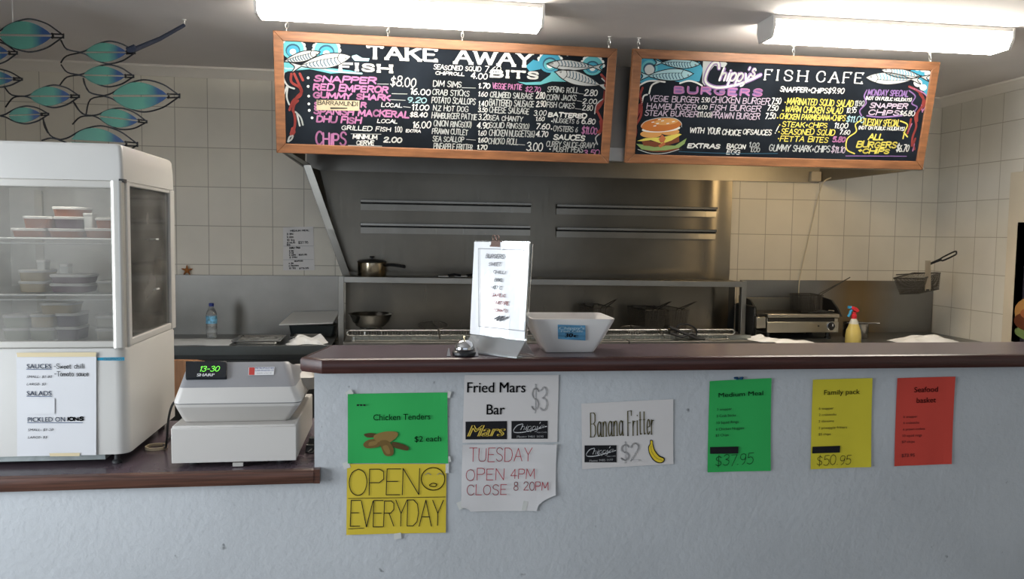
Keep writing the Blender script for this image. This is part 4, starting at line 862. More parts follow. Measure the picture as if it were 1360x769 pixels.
mb.build('print', None, t); mb = MB(); POLY(mb, fr, zF, [(596, 234), (780, 231), (780, 312), (596, 313)], BK, .0006)
for m_, k_, d_ in ((ink('logo_brown', (.25, .12, .02)), .0042, .0012), (YM, .0030, .0018)):
    PT(mb, fr, zF, 'Mars', 606, 772, 246, 298, m_, bold=k_ * 9, slant=.35, d=d_)
mb.build('bar_logo', None, t); mb = MB(); logo(mb, fr, zF, 800, 961, 231, 310)
mb.build('shop_logo', None, t)
def bite(u, v):                                          # torn bottom corners
    if v < .2: u = u + (0.5 - u) * max(0, (.2 - v) / .2) ** .5 * (.26 if u > .5 else -.02)
    return u, v
t, fr = sheet('tuesday_hours_notice', YW, [(614, 590), (739, 590), (737, 678), (612, 679)], pap_w, 'torn white notice with Tuesday opening hours in red pen', .009, bite=lambda u, v: (u, (lambda m: m + (1 - m) * v)(.24 * (max(0, u - .80) / .20) ** .45 if u > .80 else .07 * max(0, (.1 - u) / .1) ** .5)), nu=60)
mb = MB(); hr = dict(hw=.0011, jit=.03, gap=.18)
W(mb, fr, zF, 'TUESDAY', 612, 892, 350, 412, RDP, **hr); W(mb, fr, zF, 'OPEN', 598, 768, 442, 496, RDP, **hr); W(mb, fr, zF, '4PM', 796, 904, 442, 488, RDP, **hr); W(mb, fr, zF, 'CLOSE', 602, 780, 512, 560, RDP, **hr); W(mb, fr, zF, '8 20PM', 810, 966, 500, 540, RDP, **hr)
mb.build('handwriting', None, t); taped(t, YW, [(612, 671, .02, .024, .4), (697, 672, .014, .03, -.2), (738, 592, .012, .012, 0)])
# banana fritter
t, fr = sheet('banana_fritter_notice', YW, [(772, 536), (894, 530), (894, 616), (773, 623)], pap_l, 'white card advertising banana fritters with a yellow banana picture', .0015)
mb = MB(); OL = ink('olive_print', (.10, .085, .03))
for word, X0, X1, Y0, Y1 in (('Banana', 152, 352, 256, 408), ('Fritter', 376, 538, 246, 400)):
    W(mb, fr, zG, word, X0, X1, Y0, Y1, OL, hw=.0018, thin=.55, jit=0, gap=.26, serif=True, d=.0012)
mb.build('print', None, t); mb = MB(); logo(mb, fr, zG, 119, 312, 460, 562); mb.build('shop_logo', None, t); mb = MB()
W(mb, fr, zG, '$2', 336, 450, 446, 556, GY, hw=.0022, d=.0008, jit=.01); W(mb, fr, zG, '$2', 336, 450, 446, 556, pap_l, hw=.0014, d=.0012, jit=.01)
mb.build('outlined_price', None, t); mb = MB(); BY = ink('banana_yellow', (.75, .55, .04))
POLY(mb, fr, zG, [(514, 428), (530, 430), (532, 452), (545, 490), (570, 520), (600, 535), (598, 558), (570, 568), (535, 552), (508, 510), (502, 470), (512, 450)], BK, .0007, True)
POLY(mb, fr, zG, [(517, 434), (527, 434), (528, 456), (540, 494), (566, 526), (594, 540), (590, 556), (570, 562), (538, 546), (512, 506), (507, 472), (516, 452)], BY, .0012, True)
PEN(mb, fr, zG, [(518, 462), (524, 500), (552, 536), (588, 550)], OL, .0005, .0016)
mb.build('banana_picture', None, t)
# meal deals
def deal(name, q, m, lbl, z, title, lines, price, bar=None, tdark=True):
    t, fr = sheet(name, YW, q, m, lbl, .005); mb = MB()
    for s_, X0, X1, Y0, Y1 in title: PT(mb, fr, z, s_, X0, X1, Y0, Y1, BK, bold=.006)
    mb.build('title_lettering', None, t); mb = MB()
    for s_, X0, X1, Y0, Y1 in lines: PT(mb, fr, z, s_, X0, X1, Y0, Y1, BK, bold=.0)
    mb.build('print', None, t)
    if bar: mb = MB(); POLY(mb, fr, z, bar, BK); mb.build('black_strip', None, t)
    if price:
        mb = MB(); W(mb, fr, z, price[0], *price[1:], BK, hw=.0009, jit=.06, slant=.1); mb.build('handwriting', None, t)
    return t, fr
t, fr = deal('medium_meal_notice', [(942, 506), (1024, 502), (1023, 625), (939, 627)], pap_g, 'green medium meal price notice on the counter front', zG, [('Medium Meal', 926, 1194, 136, 164)],
     [('3 snapper', 916, 1006, 234, 248), ('5 Crab Sticks', 914, 1030, 272, 288), ('10 Squid Rings', 914, 1046, 312, 328), ('6 Chicken Nuggets', 910, 1080, 350, 366), ('$3 Chips', 908, 986, 390, 405)], ('$37.95', 906, 1130, 516, 582), [(874, 470), (1046, 467), (1044, 509), (875, 511)])
bt = MB(); c = atY(981, 503, YW - .004)
for k in range(14): bt.lathe([(0.0, -.004), (.004, 0), (0.0, .004)], c + Vector((random.uniform(-.014, .014), random.uniform(-.002, .001), random.uniform(-.003, .004))), 7)
bt.build('blue_tack', mat('blue_tack', (.012, .07, .16), .6), t)
t, fr = deal('family_pack_notice', [(1079, 504), (1158, 502), (1156, 620), (1076, 623)], pap_y2, 'yellow family pack price notice on the counter front', zH, [('Family pack', 195, 403, 162, 192)],
     [('6 snapper', 164, 250, 265, 280), ('2 crabsticks', 164, 266, 302, 316), ('2 dimsims', 162, 252, 340, 354), ('2 pineapple fritters', 162, 328, 377, 392), ('$5 chips', 162, 232, 416, 430)], ('$50.95', 152, 350, 545, 604), [(127, 497), (289, 491), (286, 531), (125, 536)])
t, fr = deal('seafood_basket_notice', [(1191, 502), (1268, 500), (1263, 616), (1187, 619)], pap_r, 'red seafood basket price notice, last on the counter front', zH, [('Seafood', 720, 858, 146, 178), ('basket', 734, 846, 208, 240)],
     [('6 snapper', 656, 738, 314, 328), ('6 crabsticks', 656, 748, 349, 363), ('6 prawn cutlets', 654, 782, 386, 400), ('10 squid rings', 652, 764, 423, 438), ('$7 chips', 648, 722, 460, 474), ('$73.95', 646, 722, 536, 556)], None)
# price notice on the fridge
t, fr = sheet('sauces_notice', fy0 - .001, [(22, 470), (128, 470), (128, 604), (23, 606)], mat('plastic_sleeve_paper', (.68, .68, .69), .35), 'white price notice for sauces, salads and pickled onions taped on the fridge', .002)
mb = MB(); BL = ink('heading_blue', (.03, .07, .16))
PT(mb, fr, zE, 'SAUCES', 132, 298, 118, 150, BL, bold=.01); PT(mb, fr, zE, 'SALADS', 132, 300, 302, 334, BL, bold=.01); PT(mb, fr, zE, 'PICKLED ON', 138, 392, 480, 512, BL, bold=.01)
for a, b, y in ((130, 300, 156), (132, 302, 340), (136, 512, 519)): PEN(mb, fr, zE, [(a, y), (b, y)], BL, .0008, sm=False)
for s_, X0, X1, Y0, Y1 in (('SMALL- $1-80', 130, 304, 197, 214), ('LARGE- $3', 130, 262, 248, 264), ('SMALL- $1-20', 138, 312, 558, 575), ('LARGE- $3', 138, 270, 610, 626)): PT(mb, fr, zE, s_, X0, X1, Y0, Y1, BK, slant=.25, bold=-.004)
mb.build('print', None, t); mb = MB()
W(mb, fr, zE, '-Sweet chilli', 314, 524, 118, 152, BK, hw=.0008, jit=.04); W(mb, fr, zE, '-Tomato sauce', 318, 552, 170, 204, BK, hw=.0008, jit=.04); W(mb, fr, zE, 'IONS', 405, 518, 478, 508, BK, hw=.0018, jit=.05)
mb.build('handwriting', None, t)
mt = mat('masking_tape', (.66, .55, .34), .6)
for X0, X1, Y0, Y1 in ((62, 606, 40, 70), (285, 495, 724, 746)):
    mb = MB(); POLY(mb, fr, zE, [(X0, Y0 + 3), (X1, Y0), (X1 - 4, Y1), (X0 + 6, Y1 + 2)], mt, .0015); mb.build('tape', None, t)
mb = MB(); POLY(mb, fr, zE, [(133, 352), (322, 352), (322, 458), (133, 462)], mat('patch_paper', (.72, .72, .73), .25), .0012); mb.build('paper_patch', None, t)

# ------------------------------------------------------------------ cash register
rg_w = mat('register_white', (.56, .535, .50), .4); rg_g = mat('register_grey', (.27, .27, .28), .38); rg_d = mat('register_warm_grey', (.47, .445, .41), .4)
reg = thing('cash_register', (-.485, 2.65, ZL), 'pale grey electronic cash register with a green lit clock display', 'cash register')
bx0, bx1, by0, by1 = -.662, -.306, 2.43, 2.89
zb0, zb1 = H - .687, H - .574
mb = MB(); mb.box(bx0, bx1, by0, by1, zb0, zb1); mb.build('cash_drawer', rg_w, reg, bevel=.005, segs=3)
mb = MB(); mb.box(bx0 - .001, bx1 + .001, by0 - .004, by0 + .002, zb0 + .002, zb1 - .006); mb.build('drawer_face', rg_w, reg, bevel=.002)
for x in (bx0 + .05, bx1 - .05):
    for y in (by0 + .05, by1 - .05): MB().lathe([(.014, ZL + .001), (.016, zb0 + .002)], (x, y, 0), 12, True, True).build('foot', seal, reg)
MB().box(-.49, -.46, by0 - .002, by0 + .01, zb0 - .012, zb0 - .001).build('lock_plate', fr_al, reg)
def RL(z, x0, x1, y0, y1, r=.02): return rrect(x0, x1, y0, y1, z, r)
zf = H - .511
mb = MB(); mb.use(rg_d); mb.loft([RL(zb1 + .001, -.640, -.332, 2.475, 2.80), RL(zb1 + .012, -.646, -.325, 2.468, 2.81), RL(zf - .012, -.659, -.298, 2.448, 2.86)], True, False)
mb.use(rg_w); mb.loft([RL(zf - .012, -.659, -.298, 2.448, 2.86), RL(zf - .003, -.661, -.295, 2.445, 2.865)], False, True); mb.build('lower_housing', None, reg)
mb = MB(); mb.loft([RL(zf - .003, -.657, -.30, 2.449, 2.86), RL(zf, -.657, -.30, 2.449, 2.86)], False, False); mb.build('seam', rg_g, reg)
zu, ztop_ = H - .466, H - .400
mb = MB(); mb.use(rg_w); mb.loft([RL(zf, -.662, -.294, 2.443, 2.866), RL(zf + .006, -.662, -.294, 2.443, 2.866), RL(zu, -.650, -.312, 2.458, 2.84)], True, False)
bk_ = lambda l: [Vector((q.x, q.y, q.z - max(0, q.y - 2.53) * .26)) for q in l]
mb.use(rg_g); mb.loft([RL(zu, -.650, -.312, 2.458, 2.84), bk_(RL(ztop_ - .008, -.640, -.332, 2.512, 2.80, .024)), bk_(RL(ztop_, -.632, -.342, 2.522, 2.79, .02)), bk_(RL(ztop_ + .001, -.60, -.37, 2.55, 2.76, .015))], False, True); mb.build('upper_housing', None, reg)
mb = MB(); mb.loft([RL(zf + .004, -.36, -.272, 2.62, 2.85, .02), RL(zf + .046, -.36, -.270, 2.60, 2.84, .02), RL(zf + .056, -.36, -.282, 2.62, 2.82, .015)]); mb.build('printer_cover', rg_d, reg)
s0 = Vector((0, 2.458, zu)); s1 = Vector((0, 2.512, ztop_ - .008)); sl = (s1 - s0)
Fr = Frame(s0 + Vector((-.48, 0, 0)), (1, 0, 0), sl); Fr.o = Fr.o + Fr.n * .0015
zI = Z(3.204, 190, 420)
dm = mat('display_black', (.006, .008, .012), .15)
q = [Fr.px(*zI(*p)) for p in ((183, 196), (358, 196), (357, 268), (182, 270))]
P4 = [Fr.p(a, b, -.012) for a, b in q]
dp_ = MB().prism([P4[3], P4[2], P4[1], P4[0]], Fr.n * .020).build('display_panel', dm, reg, bevel=.003)
Fr2 = Frame(Fr.o + Fr.n * .0085, Fr.u, Fr.v); mb = MB()
GL = mat('display_green', (.1, .5, .05), .4, emit=(.25, 1, .10, 1.1))
W(mb, Fr2, zI, '13-30', 240, 324, 212, 236, GL, hw=.0009, slant=.15, jit=0, d=.0006); mb.build('clock_digits', None, dp_)
mb = MB(); PT(mb, Fr2, zI, 'SHARP', 230, 304, 243, 256, PW, bold=.03, d=.0006); mb.build('maker_lettering', None, dp_)
mb = MB(); POLY(mb, Fr, zI, [(450, 218), (560, 216), (556, 250), (448, 252)], PW, .001); stk = mb.build('service_sticker', None, reg); mb = MB()
RDS = ink('sticker_red', (.5, .06, .05)); BLS = ink('sticker_blue', (.05, .09, .3)); POLY(mb, Fr, zI, [(452, 219), (476, 219), (474, 251), (450, 251)], RDS, .0016)
PT(mb, Fr, zI, 'METROPOLITAN', 478, 556, 218, 225, BLS, bold=.02, d=.0016); PT(mb, Fr, zI, 'CASH REGISTER CO', 478, 556, 228, 235, BLS, bold=.01, d=.0016); PT(mb, Fr, zI, 'SERVICE', 484, 548, 240, 246, GY, d=.0016)
mb.build('sticker_lettering', None, stk)
MB().tube(smooth([(-.655, 2.60, zf - .015), (-.675, 2.59, zf - .012), (-.70, 2.585, zf - .03), (-.715, 2.59, zf - .08), (-.722, 2.60, ZL + .06), (-.735, 2.63, ZL + .012), (-.76, 2.70, ZL + .006), (-.765, 2.85, ZL + .006)], 6), [.0055] * 7 + [.0035] * 36, 8).build('power_cord', mat('black_cord', (.012, .012, .012), .5), reg)
# small things on the low counter
c = atZ(201, 598, ZL); mb = MB(); mb.lathe([(.030, .001), (.034, .001), (.034, .010), (.030, .010), (.030, .001)], (c.x + .01, c.y + .02, ZL), 26)
tag(mb.build('tape_ring', mat('cream_ring', (.50, .40, .26), .6), loc=(c.x, c.y, ZL)), 'small cream ring lying on the low counter beside the fridge', 'ring')
t = thing('black_adapter', (-.272, 2.60, ZL), 'black power adapter lying behind the cash register at the tall counter', 'power adapter')
mb = MB(); mb.loft([RL(ZL + .001, -.297, -.254, 2.575, 2.64, .008), RL(ZL + .022, -.295, -.255, 2.58, 2.635, .01)]); mb.loft([RL(ZL + .022, -.29, -.258, 2.60, 2.64, .008), RL(ZL + .038, -.288, -.262, 2.605, 2.63, .008)]); mb.build('adapter_body', seal, t)
MB().tube(smooth([(-.275, 2.575, ZL + .01), (-.285, 2.56, ZL + .005), (-.27, 2.565, ZL + .004), (-.262, 2.60, ZL + .028)], 5), .003).build('cable', seal, t)

# ------------------------------------------------------------------ on the bar top
chrome = mat('chrome', (.62, .62, .62), .12, 1.0); blk = mat('black_plastic', (.012, .012, .013), .35)
c = Vector((.197, 2.412, ZT)); bl_ = thing('service_bell', tuple(c), 'chrome service bell with a black base on the bar top', 'bell')
MB().lathe([(.033, .001), (.038, .004), (.038, .011), (.033, .016), (.024, .018)], c, 28, True, True).build('base', blk, bl_)
MB().lathe([(.0305, .018), (.0315, .021), (.029, .032), (.022, .041), (.012, .0465), (.004, .048), (0.0005, .0482)], c, 28).build('dome', chrome, bl_, sharp=60)
MB().lathe([(.0025, .047), (.0025, .053), (.0045, .054), (.0045, .058), (.001, .060)], c, 12, True, True).build('plunger', mat('brass', (.55, .45, .28), .3, 1.0), bl_)
acr = mat('clear_acrylic', (.80, .82, .82), .12, trans=.75)
for sx, xx in ((-1, -.043), (1, .030)):
    MB().hexa([c + Vector((xx, -.02, .0012)), c + Vector((xx + .012 * sx, -.02, .0012)), c + Vector((xx + .012 * sx, .012, .0012)), c + Vector((xx, .012, .0012)),
               c + Vector((xx + .004 * sx, -.012, .024)), c + Vector((xx + .007 * sx, -.012, .024)), c + Vector((xx + .007 * sx, .0, .024)), c + Vector((xx + .004 * sx, .0, .024))]).build('side_clip', chrome, bl_)
# bent acrylic menu holder turned to the left
R0 = atY(698, 455, 2.365); L0 = Vector((.238, 2.50, 0)); u = Vector((R0.x - L0.x, R0.y - L0.y, 0)); wid = .212; u.normalize(); R0 = Vector((R0.x, R0.y, 0)); L0 = R0 - u * wid
nrm = Vector((u.y, -u.x, 0))                              # out of the sheet's face
zf0 = H - .318; zft = H - .021; lean = -nrm * .016
ms = thing('menu_holder', tuple((L0 + R0) / 2 + Vector((0, 0, ZT))), 'clear acrylic table stand holding the sauce list on the bar top', 'menu holder')
def sl_(pts, th, nm, m, par):                            # bent sheet swept along u
    P = [Vector(p) for p in pts]; mb = MB()
    lp = [[p + u * (wid * k) for p in P] + [p + u * (wid * k) + th for p in reversed(P)] for k in (0, 1)]
    return mb.loft(lp).build(nm, m, par)
B = L0 + Vector((0, 0, ZT))
ap = L0 + Vector((0, 0, zf0 - .002))
f1 = B + nrm * .046 + Vector((0, 0, .003)); f2 = B - nrm * .045 + Vector((0, 0, .003))
sl_([f1 + Vector((0, 0, .0)), ap], Vector((0, 0, .003)), 'front_foot', acr, ms)
sl_([ap, f2], Vector((0, 0, .003)), 'rear_foot', acr, ms)
sl_([B + nrm * .046 + Vector((0, 0, .0015)), B + nrm * .015 + Vector((0, 0, .0015))], Vector((0, 0, .003)), 'bottom_lip', acr, ms)
top = L0 + Vector((0, 0, zft + .004)) + lean
sl_([ap, top], nrm * -.002, 'front_leaf', mat('leaf_acrylic', (.85, .87, .87), .08, trans=.95), ms)
sl_([ap - nrm * .005, top - nrm * .006 + Vector((0, 0, -.008)) + u * .006], nrm * -.002, 'rear_leaf', mat('leaf_acrylic', (.85, .87, .87), .08, trans=.95), ms)
ps = thing('menu_sheet', tuple((L0 + R0) / 2 + Vector((0, 0, zf0))), 'white sauce list in a glossy sleeve standing in the acrylic holder', 'menu')
a_ = ap + nrm * .0032 + Vector((0, 0, .007)); b_ = L0 + Vector((0, 0, zft)) + lean + nrm * .0025
sleeve = mat('sleeve_paper', (.84, .84, .84), .3, coat=1.0)
def pf(x, v): return a_.lerp(b_, v) + u * (wid * x) + nrm * (.0015 * math.sin(x * 7 + v * 3) * (1 - v) + .0012)
MB().grid(pf, 10, 10).build('paper', sleeve, ps, sharp=0, solid=.0006)
Fm = Frame(pf(0, .5) + nrm * .0028, u, b_ - a_); zM = Z(4.046, 590, 300); mb = MB()
m1 = ink('menu_grey_pen', (.22, .22, .23)); m2 = ink('menu_red_pen', (.38, .14, .14))
for s_, X0, X1, Y0, Y1, m_ in (('BURGERS-', 222, 332, 152, 176, m1), ('SWEET', 238, 305, 196, 216, m1), ('CHILLI', 262, 330, 240, 258, m1), ('BBQ', 268, 312, 282, 300, m1), ('HOT C', 250, 310, 322, 342, m1), ('GARLIC', 252, 330, 364, 382, m2), ('TARTARE', 262, 346, 404, 424, m2), ('TOMATO', 262, 340, 446, 464, m2)):
    W(mb, Fm, zM, s_, X0, X1, Y0, Y1, m_, hw=.0009, slant=.2, jit=.04)
PEN(mb, Fm, zM, [(272, 500), (300, 485), (284, 508), (318, 486), (300, 510), (342, 490)], m1, .0022); mb.build('handwriting', None, ps)
mb = MB(); PEN(mb, Fm, zM, [(184, 122), (186, 540), (432, 566), (430, 130), (184, 122)], m1, .0008, sm=False); mb.build('border_line', None, ps)
cp = thing('bulldog_clip', tuple(b_ + u * .085), 'copper coloured bulldog clip on top of the sauce list', 'clip'); cm = mat('copper_clip', (.42, .30, .26), .25, 1.0)
cc = b_ + u * .085; mb = MB()
P = [cc - u * .017 + nrm * .006 + Vector((0, 0, -.014)), cc + u * .017 + nrm * .006 + Vector((0, 0, -.014)), cc + u * .017 + nrm * .002 + Vector((0, 0, .004)), cc - u * .017 + nrm * .002 + Vector((0, 0, .004))]
mb.prism(P, -nrm * .002); mb.prism([p - nrm * .018 for p in P], -nrm * .002); mb.tube([cc - u * .018 + nrm * .006 + Vector((0, 0, -.012)), cc + u * .018 + nrm * .006 + Vector((0, 0, -.012))], .0028, 8); mb.build('jaw', cm, cp)
for sg in (-1, 1):
    mb = MB(); mb.tube([cc + u * (.007 * sg + .006 * math.cos(k * PI / 5)) + nrm * .002 + Vector((0, 0, .013 + .009 * math.sin(k * PI / 5))) for k in range(10)], .0017, 6, True); mb.build('ring_handle', cm, cp)
# square white bowl with a price card
bw = thing('white_bowl', (.536, 2.50, ZT), 'square white bowl of sachets on the bar top with a blue price card', 'bowl')
wm = mat('white_melamine', (.76, .74, .715), .3)
ro = lambda z, hx, hy, r: rrect(.536 - hx, .536 + hx, 2.51 - hy, 2.51 + hy, z, r)
hb = .112
mb = MB(); mb.loft([ro(ZT + .001, .078, .055, .012), ro(ZT + .004, .080, .057, .014), ro(ZT + hb * .5, .110, .083, .02), ro(ZT + hb * .92, .131, .104, .022), ro(ZT + hb, .134, .107, .024), ro(ZT + hb, .128, .101, .022), ro(ZT + hb * .5, .104, .077, .018), ro(ZT + .008, .076, .053, .012)])
mb.build('bowl_body', wm, bw)
mb = MB()
for k in range(10):
    a = atY(763 + random.uniform(-18, 18), 430, 2.56); mb.box(a.x - .02, a.x + .02, 2.50 + random.uniform(-.04, .03), 2.50 + .05 + random.uniform(-.03, .01), ZT + .074 + k * .0016, ZT + .0755 + k * .0016)
tag(mb.build('sauce_sachets', mat('sachet_red', (.38, .06, .04), .4), loc=(.536, 2.5, ZT + .07)), 'small red sachets lying inside the square white bowl', 'sachets', kind='stuff')
zQ = Z(4.69, 690, 370); sl0 = Vector((.536, 2.51 - .083, ZT + hb * .5)); sl1 = Vector((.536, 2.51 - .104, ZT + hb * .92))
Fb = Frame(sl0, (1, 0, 0), sl1 - sl0); Fb.o = Fb.o + Fb.n * .003
pc = thing('price_card', tuple(Fb.p(0, 0)), 'small blue price card stuck on the white bowl', 'price card'); mb = MB()
q = [Fb.px(*zQ(*p)) for p in ((238, 288), (410, 293), (410, 384), (240, 374))]; P4 = [Fb.p(a, b, -.001) for a, b in q]
MB().prism([P4[3], P4[2], P4[1], P4[0]], Fb.n * .003).build('card', mat('card_blue', (.09, .26, .42), .4, vary=(14, .5, (1, 1, 6))), pc)
PW2 = ink('card_pale', (.45, .6, .68)); PT(mb, Fb, zQ, "Chippy's", 246, 404, 296, 314, PW2, bold=.03, d=.003); PT(mb, Fb, zQ, 'Fish Cafe', 258, 394, 317, 331, PW2, bold=.03, d=.003); PT(mb, Fb, zQ, '30', 284, 330, 336, 362, BK, bold=.05, d=.003); PT(mb, Fb, zQ, 'c', 338, 364, 340, 362, BK, bold=.05, d=.003)
mb.build('lettering', None, pc)
# ------------------------------------------------------------------ kitchen benches
def bench(name, x0, x1, y0, y1, z, lbl, legs):
    t = thing(name, ((x0 + x1) / 2, (y0 + y1) / 2, 0), lbl, 'bench')
    MB().box(x0, x1, y0, y1, z - .004, z).build('worktop', st_h2, t, bevel=.0015)
    MB().box(x0, x1, y0, y0 + .004, z - .055, z - .004).build('front_fascia', st_f, t)
    mb = MB().box(x0 + .02, x1 - .02, y0 + .06, y1 - .01, .10, z - .055); mb.build('cupboard', st_dark, t)
    for i in range(3): xx = x0 + .02 + (x1 - x0 - .04) * i / 3; MB().box(xx + .01, xx + (x1 - x0 - .04) / 3 - .01, y0 + .052, y0 + .062, .14, z - .09).build('cupboard_door', st_dark, t, bevel=.003)
    for x in legs:
        for y in (y0 + .09, y1 - .06): MB().lathe([(.02, 0), (.02, .01), (.012, .014), (.012, .10)], (x, y, 0), 12, True, True).build('leg', st_d, t)
    return t
st_h2 = steel('bench_steel', (.22, .225, .22), .36, stretch=(3, 100, 100)); st_f = steel('fascia_steel', (.16, .175, .17), .4, stretch=(3, 100, 100))
bench('steel_bench', XL + .01, -.40, 4.825, YB - .016, ZBN, 'stainless bench on the left with food pans and a water bottle', (XL + .1, -.5))
bench('steel_bench', 2.335, XR - .01, 4.62, YB - .016, ZBN, 'stainless bench on the right carrying the griddle and spray bottle', (2.4, XR - .1))
# fryers
fy = thing('deep_fryer_bank', (1.0, 5.05, 0), 'bank of stainless deep fryers under the long shelf', 'deep fryer')
fa, fb_ = -.33, 2.275; ztf = .93
for i in range(3):
    x0 = fa + (fb_ - fa) * i / 3 + .004; x1 = fa + (fb_ - fa) * (i + 1) / 3 - .004
    MB().box(x0, x1, 4.74, PYB - .045, .10, ztf).build('fryer_cabinet', st_d, fy, bevel=.003)
    MB().box(x0 + .04, x1 - .04, 4.735, 4.742, .20, .70).build('fryer_door', st, fy, bevel=.003)
    MB().tube([(x0 + .1, 4.72, .66), (x1 - .1, 4.72, .66)], .008, 8).build('door_handle', st, fy)
    for y in (4.80, 5.28):
        for x in (x0 + .05, x1 - .05): MB().lathe([(.018, 0), (.018, .101)], (x, y, 0), 10, True, True).build('leg', st_d, fy)
rk = thing('drain_rack', (.9, 4.78, ztf), 'long wire drain rack standing along the front of the fryers', 'rack'); rw = mat('bright_wire', (.55, .55, .52), .25, 1.0)
ra, rb = atY(461, 441, 4.78).x, atY(975, 441, 4.78).x; zr1 = atY(700, 438.5, 4.78).z; zr0 = atY(700, 445.5, 4.78).z
mb = MB(); rr = (zr1 - zr0) / 2; zc_ = (zr1 + zr0) / 2
mb.tube([(ra + rr, 4.78, zr1), (rb - rr, 4.78, zr1)] + [(rb - rr + rr * math.sin(k * PI / 6), 4.78, zc_ + rr * math.cos(k * PI / 6)) for k in range(1, 6)] + [(rb - rr, 4.78, zr0), (ra + rr, 4.78, zr0)] + [(ra + rr - rr * math.sin(k * PI / 6), 4.78, zc_ - rr * math.cos(k * PI / 6)) for k in range(1, 6)], .0062, 8, True)
mb.build('rail_loop', rw, rk)
mb = MB(); n = 150
for i in range(n):
    x = ra + .03 + (rb - ra - .06) * i / (n - 1); mb.tube([(x, 4.781, zr1 - .002), (x, 4.781, zr0)], .0016, 4)
    if i % 2 == 0: mb.tube([(x, 4.781, zr0), (x, 4.786, ztf + .004)], .0018, 4)
mb.tube([(ra + .03, 4.786, ztf + .005), (rb - .03, 4.786, ztf + .005)], .004, 6); mb.build('wire_bars', rw, rk)
mb = MB(); 
for x in (ra + .04, .4, 1.3, rb - .04): mb.tube([(x, 4.786, ztf + .0005), (x, 4.786, zr0)], .004, 6)
mb.build('uprights', rw, rk)
MB().box(fa + .05, fb_ - .05, 4.80, 4.806, ztf, zr0 - .004).build('ribbed_guard', steel('guard_steel', (.34, .36, .34), .35, stretch=(260, 3, 3)), rk)

# ------------------------------------------------------------------ wire fry baskets
bwire = mat('basket_wire', (.10, .092, .08), .45, .8); bwire2 = mat('basket_wire_bright', (.30, .285, .25), .4, .9)
def wire_box(mb, T, B, n1, n2, nh, r):
    """wire mesh between the top loop T and the bottom loop B (four corners each)"""
    T = [Vector(p) for p in T]; B = [Vector(p) for p in B]
    for s_ in range(4):
        n = n1 if s_ % 2 == 0 else n2; t0, t1, b0, b1 = T[s_], T[(s_ + 1) % 4], B[s_], B[(s_ + 1) % 4]
        for i in range(n): k = i / n; mb.tube([t0.lerp(t1, k), b0.lerp(b1, k)], r, 4)
        for j in range(1, nh): k = j / nh; mb.tube([t0.lerp(b0, k), t1.lerp(b1, k)], r, 4)
    for i in range(n1 + 1): k = i / n1; mb.tube([B[0].lerp(B[1], k), B[3].lerp(B[2], k)], r, 4)
    for i in range(n2 + 1): k = i / n2; mb.tube([B[1].lerp(B[2], k), B[0].lerp(B[3], k)], r, 4)
def basket(T, B, hnd, parent, wm_, n1=18, n2=28, nh=16, rim=.0035, r=.0011, grip=None):
    mb = MB(); wire_box(mb, T, B, n1, n2, nh, r); mb.build('wire_mesh', wm_, parent)
    mb = MB(); mb.tube(T, rim, 6, True); mb.build('rim', wm_, parent); mb = MB(); mb.tube(B, rim * .7, 6, True); mb.build('bottom_rim', wm_, parent)
    for h_ in hnd: pass
    mb = MB()
    for h_ in hnd: mb.tube(h_, .0032, 6)
    mb.build('handle', grip or wm_, parent)
bk = thing('fry_basket', (0, 0, 0), '', 'fry basket')
wq, dq, hq = .070, .15, .135
Tq = [(-wq, -dq, 0), (wq, -dq, 0), (wq, dq, 0), (-wq, dq, 0)]; Bq = [(-wq * .9, -dq * .92, -hq), (wq * .9, -dq * .92, -hq), (wq * .9, dq * .92, -hq), (-wq * .9, dq * .92, -hq)]
basket(Tq, Bq, [[(-.018, -dq, 0), (-.018, -dq - .02, .012), (-.004, -dq - .22, .075)], [(.018, -dq, 0), (.018, -dq - .02, .012), (.006, -dq - .22, .078)], [(-.018, -dq, 0), (-.018, -dq + .004, -.06)], [(.018, -dq, 0), (.018, -dq + .004, -.06)], [(-.004, -dq - .22, .075), (.006, -dq - .22, .078)]], bk, bwire)
MB().box(-.03, .03, dq - .012, dq + .006, -.012, .004).build('hook', bwire, bk)
p = atY(867, 409, 5.02); bk.location = (p.x, 5.17, p.z - .015); bk.rotation_euler.z = .12
bk['label'] = 'wire fry basket hung behind the fryers, left of the touching pair'; bk['group'] = 'wire fry baskets hung at the back of the fryers'
for (x, y, lbl, rz) in ((898, 409, 'wire fry basket hung behind the fryers, right of the touching pair', .14), (799, 406, 'wire fry basket hung behind the white bowl on its own', .10)):
    o = copy_tree(bk); p = atY(x, y, 5.02); o.location = (p.x, 5.17, p.z - .015); o.rotation_euler.z = rz; o['label'] = lbl
mb = MB(); mb.tube([(1.1, PYB - .05, H - .50), (2.1, PYB - .05, H - .50)], .006, 8)
# basket standing on the griddle
g0 = atY(1078, 386, 5.12); gb = thing('fry_basket', (g0.x, 5.18, H - .505), 'wire fry basket standing on the griddle plate', 'fry basket')
w_, d_, h_ = .078, .085, .12; c = Vector((g0.x, 5.19, H - .499)); T = [c + Vector((a * w_, b * d_, h_)) for a, b in ((-1, -1), (1, -1), (1, 1), (-1, 1))]; B_ = [c + Vector((a * w_ * .95, b * d_ * .95, .003)) for a, b in ((-1, -1), (1, -1), (1, 1), (-1, 1))]
e_ = c + Vector((w_ * .6, -d_, h_)); hnd_end = atY(1128, 369, 4.95)
basket(T, B_, [[e_ + Vector((-.01, 0, -h_ * .9)), e_ + Vector((-.01, 0, 0)), e_ + Vector((0, -.01, .014)), hnd_end], [e_ + Vector((.014, 0, -h_ * .9)), e_ + Vector((.014, 0, 0)), e_ + Vector((.02, -.01, .012)), hnd_end + Vector((.006, 0, .004))]], gb, bwire, 18, 18, 16)
